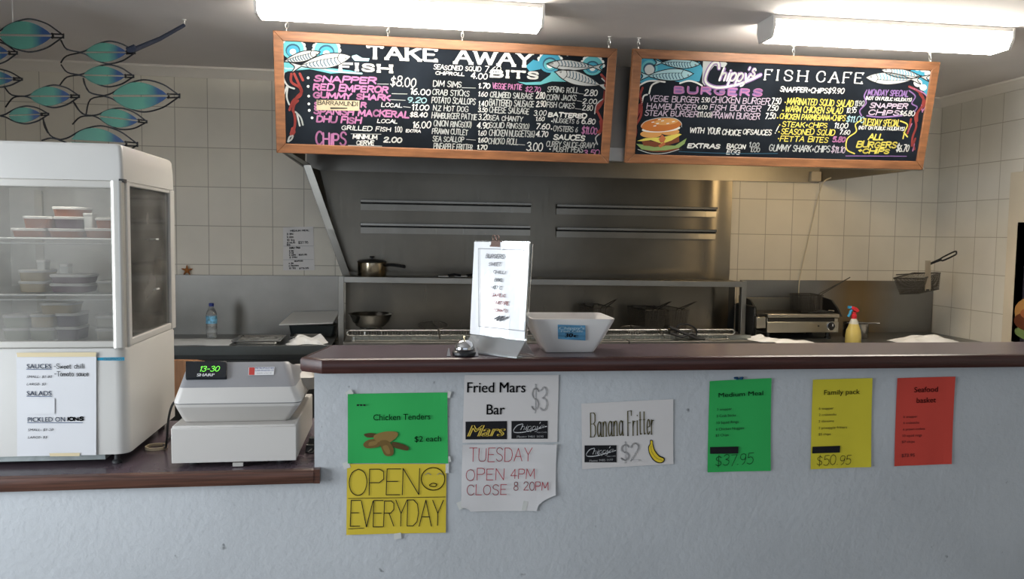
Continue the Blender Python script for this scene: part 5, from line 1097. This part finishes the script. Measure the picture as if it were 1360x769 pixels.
# basket hanging at the right wall
T = [atY(1187, 369.5, 4.80), atY(1226, 370, 4.80), atY(1249, 362.5, 5.02), atY(1213, 362.5, 5.02)]; B_ = [atY(1195, 390.5, 4.82), atY(1220, 390, 4.82), atY(1247, 384, 5.0), atY(1222, 384, 5.0)]
hb_ = thing('fry_basket', tuple((T[0] + T[2]) / 2), 'wire fry basket with black handle hanging in the right corner', 'fry basket')
hs = atY(1232, 352, 4.88); he = atY(1268, 336, 4.72); n1_ = (he - hs).normalized(); sd = Vector((0, .2, -.8)).cross(n1_).normalized() * .012
pts_ = smooth([hs, hs.lerp(he, .45) + Vector((0, 0, -.006)), hs.lerp(he, .6) + Vector((0, 0, -.016)), he + Vector((0, 0, -.014)), he + Vector((.012, 0, 0)), he + Vector((0, 0, .010)), hs.lerp(he, .6) + Vector((0, 0, .008)), hs.lerp(he, .45) + Vector((0, 0, .004)), hs], 4)
basket(T, B_, [[atY(1229, 386, 4.86), atY(1230, 350, 4.87)], [atY(1235, 386, 4.86), atY(1234, 350, 4.87)]], hb_, bwire, 26, 26, 14, .0045, .0012, mat('clip_steel', (.55, .48, .36), .35, .7))
mb = MB(); mb.tube(pts_, .0055, 6); mb.tube([hs, hs.lerp(he, .5)], .008, 6); mb.build('grip', blk, hb_)
P = [atY(x, y, 4.855) for x, y in ((1228.5, 384), (1236.5, 384), (1236, 346), (1229.5, 346))]
MB().prism(P, (0, .004, 0)).build('clip_plate', mat('clip_steel', (.55, .48, .36), .35, .7), hb_)
m_ = (T[2] + T[3]) / 2; mb = MB(); q_ = Vector((m_.x + .01, YB - .0145, m_.z - .03)); mb.tube([m_, m_.lerp(q_, .5), q_], .004, 6); mb.build('wall_hook', bwire, hb_)

# ------------------------------------------------------------------ things over the fryers
c = atY(492, 438, 5.0); mbx = MB(); R_ = (atY(522, 417, 5.0).x - atY(463, 417, 5.0).x) / 2; zt_ = atY(492, 417.5, 5.0 - R_ * .2).z; c = Vector((c.x, 5.02, zr1 - .012))
hh = zt_ - c.z
mb = MB(); mb.lathe([(.001, .0), (R_ * .42, .0), (R_ * .62, hh * .14), (R_ * .85, hh * .48), (R_ * .97, hh * .9), (R_ * 1.03, hh), (R_ * 1.0, hh), (R_ * .93, hh * .86), (R_ * .8, hh * .48), (R_ * .55, hh * .16), (.001, hh * .05)], c, 36)
bo = mb.build('mixing_bowl', mat('bowl_steel', (.42, .42, .40), .16, 1.0), loc=tuple(c)); tag(bo, 'shiny stainless mixing bowl at the left end of the fryers', 'bowl')
t = thing('trivet', (c.x, c.y, ztf), 'low wire trivet under the stainless mixing bowl', 'trivet'); mb = MB()
mb.tube([c + Vector((R_ * .5 * math.cos(k * PI / 8), R_ * .5 * math.sin(k * PI / 8), -.005)) for k in range(16)], .004, 6, True); mb.build('ring', rw, t); 
for k in range(3): q_ = c + Vector((R_ * .5 * math.cos(k * 2.1), R_ * .5 * math.sin(k * 2.1), 0)); MB().tube([(q_.x, q_.y, ztf + .001), (q_.x, q_.y, c.z - .005)], .004, 6).build('leg', rw, t)
def skimmer(cx, cy, Y, r, hend, lbl, tilt, wirem):
    c = atY(cx, cy, Y); t = thing('skimmer', tuple(c), lbl, 'skimmer', 'wire skimmers lying over the fryers'); mb = MB(); hv = Vector(hend) - c
    X_ = Vector((1, 0, 0)); Y_ = Vector((0, math.cos(tilt), math.sin(tilt)))
    P = lambda a, b, z=0: c + X_ * a + Y_ * b + Vector((0, 0, z))
    mb.tube([P(r * math.cos(k * PI / 12), r * math.sin(k * PI / 12)) for k in range(24)], .004, 6, True); mb.build('rim', wirem, t); mb = MB()
    for i in range(-9, 10):
        q = i / 10; h_ = math.sqrt(1 - q * q)
        for fl in (0, 1):
            L = [(q * r, s_ * h_ * r / 3) if not fl else (s_ * h_ * r / 3, q * r) for s_ in range(-3, 4)]
            mb.tube([P(a, b, -.03 * (1 - (a * a + b * b) / r / r)) for a, b in L], .0013, 4)
    mb.build('wire_net', wirem, t); st_ = P(.012, -r * .2, .004)
    MB().tube([P(.0, r * .9, .004), P(.0, 0, .006), st_, Vector((c.x + (hend[0] - c.x) * .7, 4.784, zr1 + .013)), Vector((c.x + (hend[0] - c.x) * .75, 4.763, zr1 + .012)), Vector((hend[0], 4.762, hend[2]))], .0042, 6).build('handle', wirem, t)
zA_ = Vector((atY(584, 452, 4.70).x, 4.70, .93))
skimmer(575, 432, 4.98, .092, (atY(585, 452, 4.70).x, 4.70, atY(585, 452, 4.7).z), 'round wire skimmer lying over the fryers left of the sauce list', .18, bwire)
skimmer(842, 437, 4.92, .085, (atY(886, 450, 4.72).x, 4.72, atY(886, 450, 4.72).z), 'round wire skimmer lying behind the white bowl, under the hung baskets', .12, bwire)
# dark tangle of tongs and a black handled basket near the right fryer
t = thing('tongs', tuple(atY(910, 447, 4.762)), 'black handled tongs with a looped grip lying at the right end of the fryers', 'tongs')
MB().tube(smooth([atY(x, y, Y_) for x, y, Y_ in ((889, 434, 4.762), (905, 441, 4.762), (922, 448, 4.762), (936, 450, 4.762))], 5), .010, 8).build('arm', blk, t)
MB().tube(smooth([atY(x, y, Y_) for x, y, Y_ in ((890, 442, 4.762), (906, 447, 4.762), (918, 443, 4.762), (926, 449, 4.762))], 5), .009, 8).build('arm', blk, t)
MB().tube(smooth([atY(x, y, 4.765) for x, y in ((898, 442), (901, 432), (914, 431), (925, 438), (924, 448))], 5), .006, 6).build('grip_loop', blk, t)
# saucepan with lid, and utensils on the shelf
zsh = H - .275
sp = thing('saucepan', (atY(494, 367, 5.25).x, 5.26, zsh), 'small lidded steel saucepan on the left end of the shelf', 'saucepan'); c = Vector((atY(494, 367, 5.25).x, 5.26, zsh + .001)); pm = mat('pan_steel', (.42, .36, .26), .22, 1.0); R_ = .092
MB().lathe([(.001, 0), (R_ * .96, 0), (R_, .008), (R_, .085), (R_ * 1.03, .088), (R_ * .97, .088), (R_ * .95, .01), (.001, .008)], c, 36).build('pot', pm, sp)
ld = MB().lathe([(R_ * 1.03, .089), (R_ * 1.04, .094), (R_ * .8, .104), (R_ * .3, .109), (.001, .110)], c, 32).build('lid', mat('dark_lid', (.07, .07, .065), .3, .8), sp)
MB().lathe([(.006, .108), (.006, .116), (.016, .120), (.014, .127), (.001, .128)], c, 14).build('lid_knob', blk, ld)
MB().tube(smooth([c + Vector((R_ * .9, -.02, .07)), c + Vector((R_ + .04, -.05, .074)), c + Vector((R_ + .12, -.09, .064))], 4), .010, 8).build('handle', blk, sp)
def tool(x0, x1, y, Y, lbl, name, m):
    a = atY(x0, y, Y); b = atY(x1, y, Y); t = thing(name, (a.x, Y, zsh), lbl, 'utensil', 'utensils lying on the shelf above the fryers')
    L = b.x - a.x; o = Vector((a.x, Y, zsh + .006)); 
    mb = MB(); mb.hexa([o + Vector(p) for p in ((0, -.02, -.004), (L * .45, -.028, -.004), (L * .45, .028, -.004), (0, .02, -.004), (0, -.018, .002), (L * .45, -.026, .004), (L * .45, .026, .004), (0, .018, .002))]); mb.build('blade', m, t, bevel=.002)
    MB().tube([o + Vector((L * .42, 0, .004)), o + Vector((L * .7, 0, .012)), o + Vector((L, .005, .006))], .008, 8).build('handle', blk, t)
wp = mat('white_plastic', (.62, .62, .60), .4)
tool(582, 612, 367, 5.17, 'white bladed scraper with dark handle lying on the shelf', 'scraper', wp); tool(604, 640, 368, 5.2, 'second white scraper on the shelf, nearer the sauce list', 'scraper', wp)

# ------------------------------------------------------------------ griddle and the things around it
gr = thing('griddle', (2.73, 5.15, ZBN), 'stainless benchtop griddle with black side guards and one round knob', 'griddle')
gx0, gx1 = atY(1019, 430, 5.0).x, atY(1114, 430, 5.0).x; gz0, gz1 = H - .622, H - .497; gy = 5.0
st_g = steel('griddle_steel', (.50, .46, .38), .3, stretch=(3, 100, 100)); cast = mat('cast_plate', (.025, .023, .020), .45, .5)
MB().box(gx0, gx1, gy + .012, YB - .03, gz0, gz1 - .03).build('griddle_body', st_g, gr, bevel=.003)
MB().box(gx0, gx1, gy, gy + .014, gz0, gz0 + .072).build('front_panel', st_g, gr, bevel=.003)
MB().box(gx0, gx1, gy - .006, gy + .05, gz1 - .024, gz1).build('front_rail', st_g, gr, bevel=.003)
MB().box(gx0 + .01, gx1 - .03, gy + .003, gy + .012, gz0 + .074, gz1 - .026).build('drip_slot', cast, gr)
MB().box(gx0 - .04, gx1 + .03, gy + .05, YB - .06, gz1 - .018, gz1 - .004).build('hotplate', cast, gr, bevel=.002)
MB().box(gx0 - .05, gx1 - .18, YB - .065, YB - .05, gz1 - .01, gz1 + .085).build('rear_guard', steel('guard_plate', (.32, .30, .25), .4), gr, bevel=.002)
gd = mat('black_guard', (.018, .018, .017), .4)
for x, sx in ((gx0 - .055, 0), (gx1 + .03, 0)):
    pr = [(gy + .03, gz1 - .02), (gy + .08, gz1 + .03), (gy + .16, gz1 + .082), (YB - .05, gz1 + .10), (YB - .05, gz1 - .02)]
    MB().prism([(x, y, z) for y, z in pr], (.012, 0, 0)).build('side_guard', gd, gr)
MB().box(gx0 - .075, gx0 - .01, gy + .0, gy + .06, gz0 + .03, gz1 - .02).build('left_bracket', st_g, gr, bevel=.003)
MB().box(gx0 - .085, gx0 - .06, gy + .03, YB - .06, gz0 - .03, gz1 + .05).build('side_box', gd, gr, bevel=.02)
kc = atY(1103.5, 433, gy - .002); mb = MB()
mb.loft([[kc + Vector((r * math.cos(k * PI / 14), d, r * math.sin(k * PI / 14))) for k in range(28)] for r, d in ((.026, .003), (.026, -.004), (.020, -.006), (.019, -.02), (.017, -.023))]); kn = mb.build('knob', blk, gr)
mb = MB(); mb.loft([[kc + Vector((r * math.cos(k * PI / 14), d, r * math.sin(k * PI / 14))) for k in range(28)] for r, d in ((.029, .003), (.029, -.003), (.0262, -.0045), (.0262, .003))], False, False); mb.build('knob_ring', chrome, kn)
MB().box(kc.x - .002, kc.x + .002, gy - .027, gy - .024, kc.z, kc.z + .016).build('knob_mark', PW, kn)
ic = atY(1087, 433, gy); MB().lathe([(.0005, -.006), (.006, -.004), (.006, .004), (.0005, .006)], ic, 10).build('indicator', gd, gr)
for x in (gx0 + .03, gx1 - .05):
    for y in (gy + .05, YB - .09): MB().lathe([(.022, ZBN + .0005), (.022, ZBN + .008), (.014, ZBN + .012), (.014, gz0 + .002)], (x, y, 0), 12, True, True).build('foot', gd, gr)
t = thing('spatula', tuple(atZ(1095, 414, H - .499)), 'black folded spatula lying on the griddle plate in front of the basket', 'spatula')
a = Vector((atY(1075, 414, 5.07).x, 5.06, H - .4935)); c_ = Vector((atY(1106, 414, 5.07).x, 5.06, H - .4935)); b = (a + c_) / 2 + Vector((0, 0, .02))
MB().hexa([a, c_, c_ + Vector((0, .035, 0)), a + Vector((0, .035, 0)), b - Vector((.01, 0, 0)), b + Vector((.01, 0, 0)), b + Vector((.01, .03, 0)), b + Vector((-.01, .03, 0))]).build('blade', gd, t)
MB().tube([c_ + Vector((-.03, .015, .012)), c_ + Vector((.005, .0, .012))], .005, 8).build('handle', gd, t)
c = Vector((atY(1138, 448, 5.06).x, 5.08, ZBN + .001)); sp = thing('steel_pot', tuple(c), 'small steel pot beside the griddle behind the spray bottle', 'pot'); R_ = .082
MB().lathe([(.001, 0), (R_ * .95, 0), (R_, .01), (R_, .10), (R_ * 1.04, .104), (R_ * .97, .104), (R_ * .95, .012), (.001, .01)], c, 32).build('pot_body', mat('pot_steel', (.38, .37, .35), .22, 1.0), sp)
MB().tube([c + Vector((-R_ * .9, -.01, .101)), c + Vector((R_ * 1.2, -.03, .103)), c + Vector((R_ * 1.75, -.05, .104))], .0055, 8).build('handle', mat('pot_steel', (.38, .37, .35), .22, 1.0), sp)
# spray bottle
c = Vector((2.915, 4.78, ZBN + .001)); sb = thing('spray_bottle', tuple(c), 'clear spray bottle of yellow liquid with a red and blue trigger', 'spray bottle')
R_ = .045; sc = (atY(1138, 406, 4.78).z - c.z) / .245
sf = lambda l: [(r * sc, z * sc) for r, z in l]
MB().lathe(sf([(.001, 0), (.046, 0), (.049, .006), (.049, .055), (.044, .085), (.032, .118), (.029, .128)]), c, 28, False, True).build('liquid', mat('yellow_liquid', (.48, .38, .11), .25), sb)
MB().lathe(sf([(.029, .128), (.025, .142), (.018, .158), (.013, .166), (.013, .172)]), c, 24).build('bottle_neck', mat('clear_plastic', (.75, .74, .66), .2, trans=.4), sb)
red = mat('red_plastic', (.55, .02, .03), .35); blu = mat('blue_plastic', (.03, .28, .52), .35)
MB().lathe(sf([(.016, .160), (.017, .164), (.017, .186), (.011, .190), (.011, .204)]), c, 18, True, True).build('collar', red, sb)
K = lambda x, z: c + Vector((x * sc, 0, z * sc))
mb = MB(); mb.prism([K(-.026, .226) + Vector((0, -.011, 0)), K(.012, .200) + Vector((0, -.011, 0)), K(.034, .212) + Vector((0, -.011, 0)), K(.012, .232) + Vector((0, -.011, 0)), K(-.02, .243) + Vector((0, -.011, 0))], (0, .022, 0)); mb.build('spray_head', red, sb, bevel=.004)
mb = MB(); mb.prism([K(-.044, .228) + Vector((0, -.009, 0)), K(-.027, .224) + Vector((0, -.009, 0)), K(-.022, .243) + Vector((0, -.009, 0)), K(-.042, .242) + Vector((0, -.009, 0))], (0, .018, 0)); mb.build('nozzle', blu, sb, bevel=.002)
MB().tube(smooth([K(-.012, .224), K(-.026, .208), K(-.030, .192), K(-.042, .174)], 4), [.008 * sc] * 13, 8).build('trigger', blu, sb)
# cloths
cloth_m = mat('white_cloth', (.74, .74, .73), .85)
def rag(name, x0, x1, y0, y1, z, lbl, hump, seed, m=cloth_m, cat='cloth'):
    rnd = random.Random(seed); ph = [rnd.uniform(0, 6) for _ in range(6)]; nu, nv = 34, 18
    def f(u, v):
        e = min(u, 1 - u, v, 1 - v); k = min(1, e * 5)
        x = x0 + (x1 - x0) * u + .012 * math.sin(v * 8 + ph[0]); y = y0 + (y1 - y0) * v + .02 * math.sin(u * 7 + ph[1]) + .008 * math.sin(u * 17 + ph[4])
        zz = (z(x) if callable(z) else z) + .002 + k * hump * (.55 + .28 * math.sin(u * 9 + v * 3 + ph[2]) + .17 * math.sin(u * 4 - v * 11 + ph[3]))
        return Vector((x, y, zz))
    return tag(MB().grid(f, nu, nv).build(name, m, loc=((x0 + x1) / 2, (y0 + y1) / 2, z((x0 + x1) / 2) if callable(z) else z), sharp=0, solid=.003), lbl, cat)
rag('white_cloth', 2.20, 2.66, 4.66, 4.90, lambda x: ZBN + .030 * min(1, max(0, (2.345 - x) / .03)), 'rumpled white cloth on the bench in front of the griddle', .034, 3)
rag('white_cloth', 3.24, 3.62, 4.66, 4.92, ZBN, 'rumpled white cloth on the right end of the bench', .058, 8)
rag('paper_bag', -.66, -.44, 4.84, 5.02, ZBN, 'crumpled white paper bag on the left bench next to the post', .05, 12, cloth_m, 'bag')
rag('paper_sheets', -1.44, -.98, 4.835, 5.12, ZBN, 'white wrapping paper lying under the water bottle on the left bench', .008, 5, mat('wrap_paper', (.52, .54, .55), .7), 'paper')

# ------------------------------------------------------------------ left bench
c = Vector((-1.146, 5.10, ZBN + .012)); wb = thing('water_bottle', tuple(c), 'clear plastic water bottle with a blue label and blue cap', 'bottle'); pet = mat('pet_plastic', (.80, .84, .86), .1, trans=.85)
hB = atY(280, 402.5, 5.1).z - c.z; k = hB / .225; L_ = lambda l: [(r * k, z * k) for r, z in l]
MB().lathe(L_([(.001, .004), (.026, 0), (.033, .006), (.034, .03), (.031, .036), (.034, .042), (.034, .075), (.0315, .08), (.034, .085), (.034, .145), (.031, .165), (.02, .188), (.0125, .196), (.0125, .208)]), c, 26).build('bottle_body', pet, wb)
MB().lathe(L_([(.0346, .094), (.0346, .142)]), c, 26).build('label_band', mat('label_blue', (.16, .42, .62), .4, vary=(60, .6)), wb)
MB().lathe(L_([(.0155, .204), (.0155, .222), (.0145, .2245), (.001, .2245)]), c, 18, True).build('cap', mat('cap_blue', (.01, .03, .22), .4), wb)
pan_m = steel('pan_steel_bright', (.5, .5, .48), .22); food = mat('ice_water', (.30, .30, .28), .2, vary=(30, .5))
def gn(x0, x1, y0, y1, lbl):
    t = thing('food_pan', ((x0 + x1) / 2, (y0 + y1) / 2, ZBN), lbl, 'food pan', 'steel food pans on the left bench')
    mb = MB(); q = lambda e, z: rrect(x0 + e, x1 - e, y0 + e, y1 - e, z, .02)
    mb.loft([q(.018, ZBN + .001), q(.014, ZBN + .016), q(.002, ZBN + .022), q(0, ZBN + .020), q(.0, ZBN + .024), q(.010, ZBN + .024), q(.022, ZBN + .006)], True, True); mb.build('pan', pan_m, t)
    MB().grid(lambda u, v: Vector((x0 + .022 + (x1 - x0 - .044) * u, y0 + .022 + (y1 - y0 - .044) * v, ZBN + .012 + .006 * random.random())), 14, 12).build('contents', food, t)
    return t
gn(-.985, -.70, 4.85, 5.14, 'steel food pan next to the water bottle on the left bench'); gn(-.68, -.47, 5.03, 5.2, 'steel food pan in front of the dark tray on the left bench')
ty = thing('lidded_tray', (-.55, 5.28, ZBN), 'dark tray with a tilted white lid on the left bench', 'tray'); yt_ = 5.27
MB().loft([rrect(-.70 + e, -.405 - e, 5.205 + e * .5, 5.34 - e * .5, z, .02) for e, z in ((.02, ZBN + .001), (.012, ZBN + .01), (0, ZBN + .075))]).build('tray', mat('dark_tray', (.012, .02, .022), .35), ty)
mb = MB(); P = [Vector((-.755, 5.17, ZBN + .078)), Vector((-.42, 5.17, ZBN + .088)), Vector((-.385, 5.35, ZBN + .150)), Vector((-.69, 5.35, ZBN + .142))]
mb.hexa(P + [p + Vector((0, 0, .009)) for p in P]); mb.build('lid', mat('milky_lid', (.74, .73, .69), .45), ty, bevel=.004)
# note on the wall and the orange starfish
t, fr = sheet('kitchen_note', YB, [(376, 302), (416, 301), (418, 359), (376, 359)], mat('note_paper', (.78, .76, .74), .7), 'white handwritten price list taped on the wall tiles beside the hood', .003)
zJ = Z(5.125, 225, 220); mb = MB(); kk = dict(hw=.0012, jit=.06)
for s_, X0, X1, Y0, Y1 in (('MEDIUM MEAL', 822, 952, 436, 448), ('3 SN', 798, 842, 458, 472), ('5 CRA', 800, 846, 480, 492), ('10 SQ', 800, 852, 500, 514), ('6 NUG', 800, 856, 518, 530), ('$37.95', 876, 946, 514, 532), ('$3', 798, 822, 534, 546), ('FAMILY PACK', 816, 892, 552, 566), ('6 SN', 814, 846, 574, 586), ('2 CR', 814, 848, 588, 600), ('2 DIM', 814, 860, 602, 614), ('$50.95', 880, 938, 600, 612), ('2 PIN', 816, 870, 618, 630), ('SEAFOOD', 850, 910, 644, 654), ('6 SN', 812, 846, 660, 670), ('6 PRAWN', 812, 880, 676, 686), ('10 SQ', 814, 860, 692, 704), ('$73.95', 882, 950, 692, 704)):
    W(mb, fr, zJ, s_, X0, X1, Y0, Y1, BK, **kk)
for y in (548, 641): PEN(mb, fr, zJ, [(776, y), (980, y - 2)], GY, .001)
mb.build('handwriting', None, t)
sf_c = Vector((atY(248, 360, 5.36).x, 5.365, H - .278)); mb = MB(); om = mat('starfish_orange', (.42, .15, .03), .7, bump=(200, .6, .004))
n = 30; loops = []
for k, (s_, d) in enumerate(((0.2, .012), (.6, .010), (1.0, 0), (.6, -.010), (0.2, -.012))):
    loops.append([sf_c + Vector((0, d, .024)) + Vector((math.cos(2 * PI * i / n + .3), 0, math.sin(2 * PI * i / n + .3))) * s_ * (.016 + .022 * max(0, math.cos(5 * 2 * PI * i / n))) for i in range(n)])
mb.loft(loops); tag(mb.build('starfish_ornament', om, loc=tuple(sf_c)), 'small orange starfish ornament standing on the left splashback edge', 'ornament')
# wooden chair behind the register
ch = thing('wooden_chair', (-1.02, 4.0, 0), 'brown wooden chair whose curved back shows behind the cash register', 'chair'); cw = mat('chair_wood', (.30, .14, .06), .5, vary=(3, .3, (20, 20, 2)))
zt_ = H - .622; cx = -1.06
pr = [(cx - .20, zt_ - .22), (cx + .20, zt_ - .22), (cx + .20, zt_ - .05), (cx + .17, zt_ - .02), (cx + .09, zt_ - .002), (cx, zt_), (cx - .09, zt_ - .002), (cx - .17, zt_ - .02), (cx - .20, zt_ - .05)]
MB().prism([(x, 4.0, z) for x, z in pr], (0, .025, 0)).build('backrest', cw, ch, bevel=.004)
for x in (cx - .17, cx + .145): MB().box(x, x + .028, 4.004, 4.03, .42, zt_ - .2).build('back_post', cw, ch)
MB().loft([rrect(cx - .21, cx + .21, 4.0, 4.40, z, .04) for z in (.42, .45)]).build('seat', cw, ch)
for x in (cx - .19, cx + .155):
    for y in (4.01, 4.35): MB().box(x, x + .034, y, y + .034, 0, .42).build('leg', cw, ch)
# food poster on the right wall beyond the jamb
po = thing('food_poster', (XR - .004, 4.35, .9), 'dark food poster cropped at the right wall edge', 'poster')
MB().box(XR - .022, XR - .014, 4.12, 4.575, .94, 1.70).build('print_panel', mat('poster_dark', (.02, .018, .03), .4), po)
MB().box(XR - .014, XR - .001, 4.11, 4.49, .93, 1.71).build('backing', blk, po)
Fp = Frame((XR - .0225, 4.35, 1.1), (0, -1, 0), (0, 0, 1)); mb = MB()
def pe(cx_, cz, rx, rz, m, d): mb.use(m); mb.add([Fp.p(cx_ + rx * math.cos(k * PI / 10), cz + rz * math.sin(k * PI / 10), d) for k in range(20)], [tuple(range(20))])
pe(-.04, .04, .17, .10, CO2, .001); pe(-.08, -.02, .13, .06, CRD, .0014); pe(-.06, .03, .10, .04, CTO, .0018); pe(-.02, -.09, .18, .05, CGN, .0012); pe(.05, .06, .05, .03, CY, .002)
mb.build('food_picture', None, po)

# ------------------------------------------------------------------ metal fish shoal hung below the ceiling on the left
YA = 3.85; FA = Frame(atY(120, 110, YA), (1, 0, 0), (0, 0, 1)); zS = Z(3.846, 0, 0)
art = thing('fish_wall_art', tuple(atY(120, 110, YA)), 'hanging black wire shoal of green and blue glass fish above the fridge', 'wall art'); wmx = mat('black_wire', (.010, .010, .012), .4, .6)
def fish_glass():
    m, nt, b = new_mat('painted_fish'); b.inputs['Roughness'].default_value = .35
    tc = nt.nodes.new('ShaderNodeTexCoord'); sx = nt.nodes.new('ShaderNodeSeparateXYZ'); nt.links.new(tc.outputs['Generated'], sx.inputs[0])
    n = nt.nodes.new('ShaderNodeTexNoise'); n.inputs['Scale'].default_value = 9; n.inputs['Detail'].default_value = 5; nt.links.new(tc.outputs['Object'], n.inputs[0])
    ad = nt.nodes.new('ShaderNodeMath'); ad.operation = 'MULTIPLY_ADD'; ad.inputs[1].default_value = .35; nt.links.new(n.outputs[0], ad.inputs[0]); nt.links.new(sx.outputs[0], ad.inputs[2])
    r = nt.nodes.new('ShaderNodeValToRGB'); e = r.color_ramp.elements; e[0].position = .3; e[0].color = (.06, .21, .16, 1); e[1].position = 1.05; e[1].color = (.01, .05, .16, 1)
    a = e.new(.75); a.color = (.07, .26, .19, 1); a = e.new(.92); a.color = (.03, .12, .16, 1)
    nt.links.new(ad.outputs[0], r.inputs[0]); nt.links.new(r.outputs[0], b.inputs['Base Color']); return m
fm = fish_glass()
def art_fish(T, N, h, p0, tails, panel=True):
    """T = where the wires cross behind the tail, N = nose, h = half height, p0 = where the glass starts (all in the zoomed view)"""
    P = lambda x, y, d=0: FA.p(*FA.px(*zS(x, y)), d)
    L = N[0] - T[0]; sl = (N[1] - T[1]) / L
    Q = lambda s_, t_, d=0: P(T[0] + L * s_, T[1] + sl * L * s_ + t_ * h, d)
    hull = [(0, 0), (.12, .18), (.28, .66), (.46, .98), (.6, 1.0), (.78, .74), (.92, .3), (1.0, .02)]
    m0 = (p0 - T[0]) / L; m1 = .84
    mb = MB(); mb.use(fm)
    for sg in (-1, 1):                                    # two leaves, upper and lower
        up_ = [(m0 + (m1 - m0) * k / 12, sg * .07) for k in range(13)]; prof = [(m0 + (m1 - m0) * k / 12, sg * (.07 + .80 * math.sin(PI * (k / 12) ** .85) ** .8 * (1 if k not in (0, 12) else 0))) for k in range(12, -1, -1)]
        pl = [Q(a, b, .003) for a, b in up_] + [Q(a, b, .003) for a, b in prof[1:-1]]
        mb.prism(pl if sg < 0 else list(reversed(pl)), FA.n * -.004)
    f = mb.build('fish', None, art)
    mb = MB()
    for sg in (-1, 1): mb.tube(smooth([Q(a, sg * b) for a, b in hull], 4), .0034, 6)
    mb.tube([Q(m1, -.12), Q(1.0, -.1)], .0032, 5); mb.tube([Q(m1, .12), Q(1.0, .1)], .0032, 5); mb.tube([Q(1.0, -.16), Q(1.0, .16)], .003, 5)
    mb.tube(smooth([Q(m1, -.16), Q(m1 + .02, 0), Q(m1, .16)], 3), .005, 6)
    for l in tails: mb.tube(smooth([P(*q) for q in l] + [Q(.04, 0)], 4), .0034, 6)
    mb.build('wire_outline', wmx, f)
art_fish((-60, 178), (325, 184), 82, 0, [[(-130, 120), (-100, 165)], [(-130, 240), (-100, 190)]])
art_fish((405, 268), (690, 268), 56, 440, [[(312, 205), (340, 250)], [(310, 322), (340, 286)]])
art_fish((400, 383), (683, 390), 55, 430, [[(312, 330), (345, 370)], [(305, 437), (342, 394)]])
art_fish((525, 490), (918, 490), 80, 575, [[(426, 400), (455, 470)], [(440, 585), (462, 508)]])
art_fish((125, 492), (405, 492), 56, 155, [[(20, 440), (60, 485)], [(28, 548), (70, 498)]])
art_fish((470, 590), (750, 622), 53, 510, [[(380, 525), (420, 580)], [(370, 636), (412, 597)]])
art_fish((0, 592), (248, 583), 44, 45, [[(-70, 560), (-35, 588)], [(-70, 630), (-35, 596)]])
art_fish((300, 715), (703, 738), 82, 365, [[(220, 608), (255, 690)], [(212, 718), (258, 706)]])
art_fish((-190, 272), (88, 270), 60, -150, [[(-280, 220), (-240, 262)], [(-280, 322), (-240, 282)]])
art_fish((-170, 392), (114, 405), 46, -130, [[(-260, 350), (-220, 385)], [(-260, 440), (-220, 400)]])
hk = atZ(245, 26, ZC); a = atY(178, 66, YA); b = hk + Vector((0, -.01, -.03))
mb = MB(); mb.tube([a + Vector((-.02, 0, -.01)), a, a.lerp(b, .5) + Vector((0, 0, -.008)), b], [.008, .012, .010, .009], 6); mb.tube([a + Vector((-.03, .004, -.004)), a + Vector((.006, .004, .012))], .014, 6); mb.build('hanging_strap', mat('navy_strap', (.012, .02, .045), .7), art)
mb = MB(); mb.lathe([(.010, 0), (.010, -.004), (.003, -.006), (.003, -.03)], hk, 10, True, True); mb.build('ceiling_hook', fix_m, art)
hk2 = Vector((atY(17, 30, YA).x, YA, ZC)); mb = MB(); mb.tube([hk2 + Vector((0, 0, -.006)), Vector((hk2.x, YA, FA.px(*zS(62, 118))[1] + FA.o.z))], .0022, 5); mb.lathe([(.010, 0), (.010, -.004), (.003, -.006), (.003, -.03)], hk2, 10, True, True); mb.build('ceiling_hook', fix_m, art)
mb = MB(); P_ = lambda x, y: FA.p(*FA.px(*zS(x, y)))
for l in (((310, 205), (330, 240), (345, 255)), ((222, 600), (225, 640), (245, 680)), ((425, 398), (432, 430), (455, 470)), ((375, 520), (400, 560), (430, 585))): MB().tube(smooth([P_(*q) for q in l], 4), .0034, 6).build('joining_wire', wmx, art)
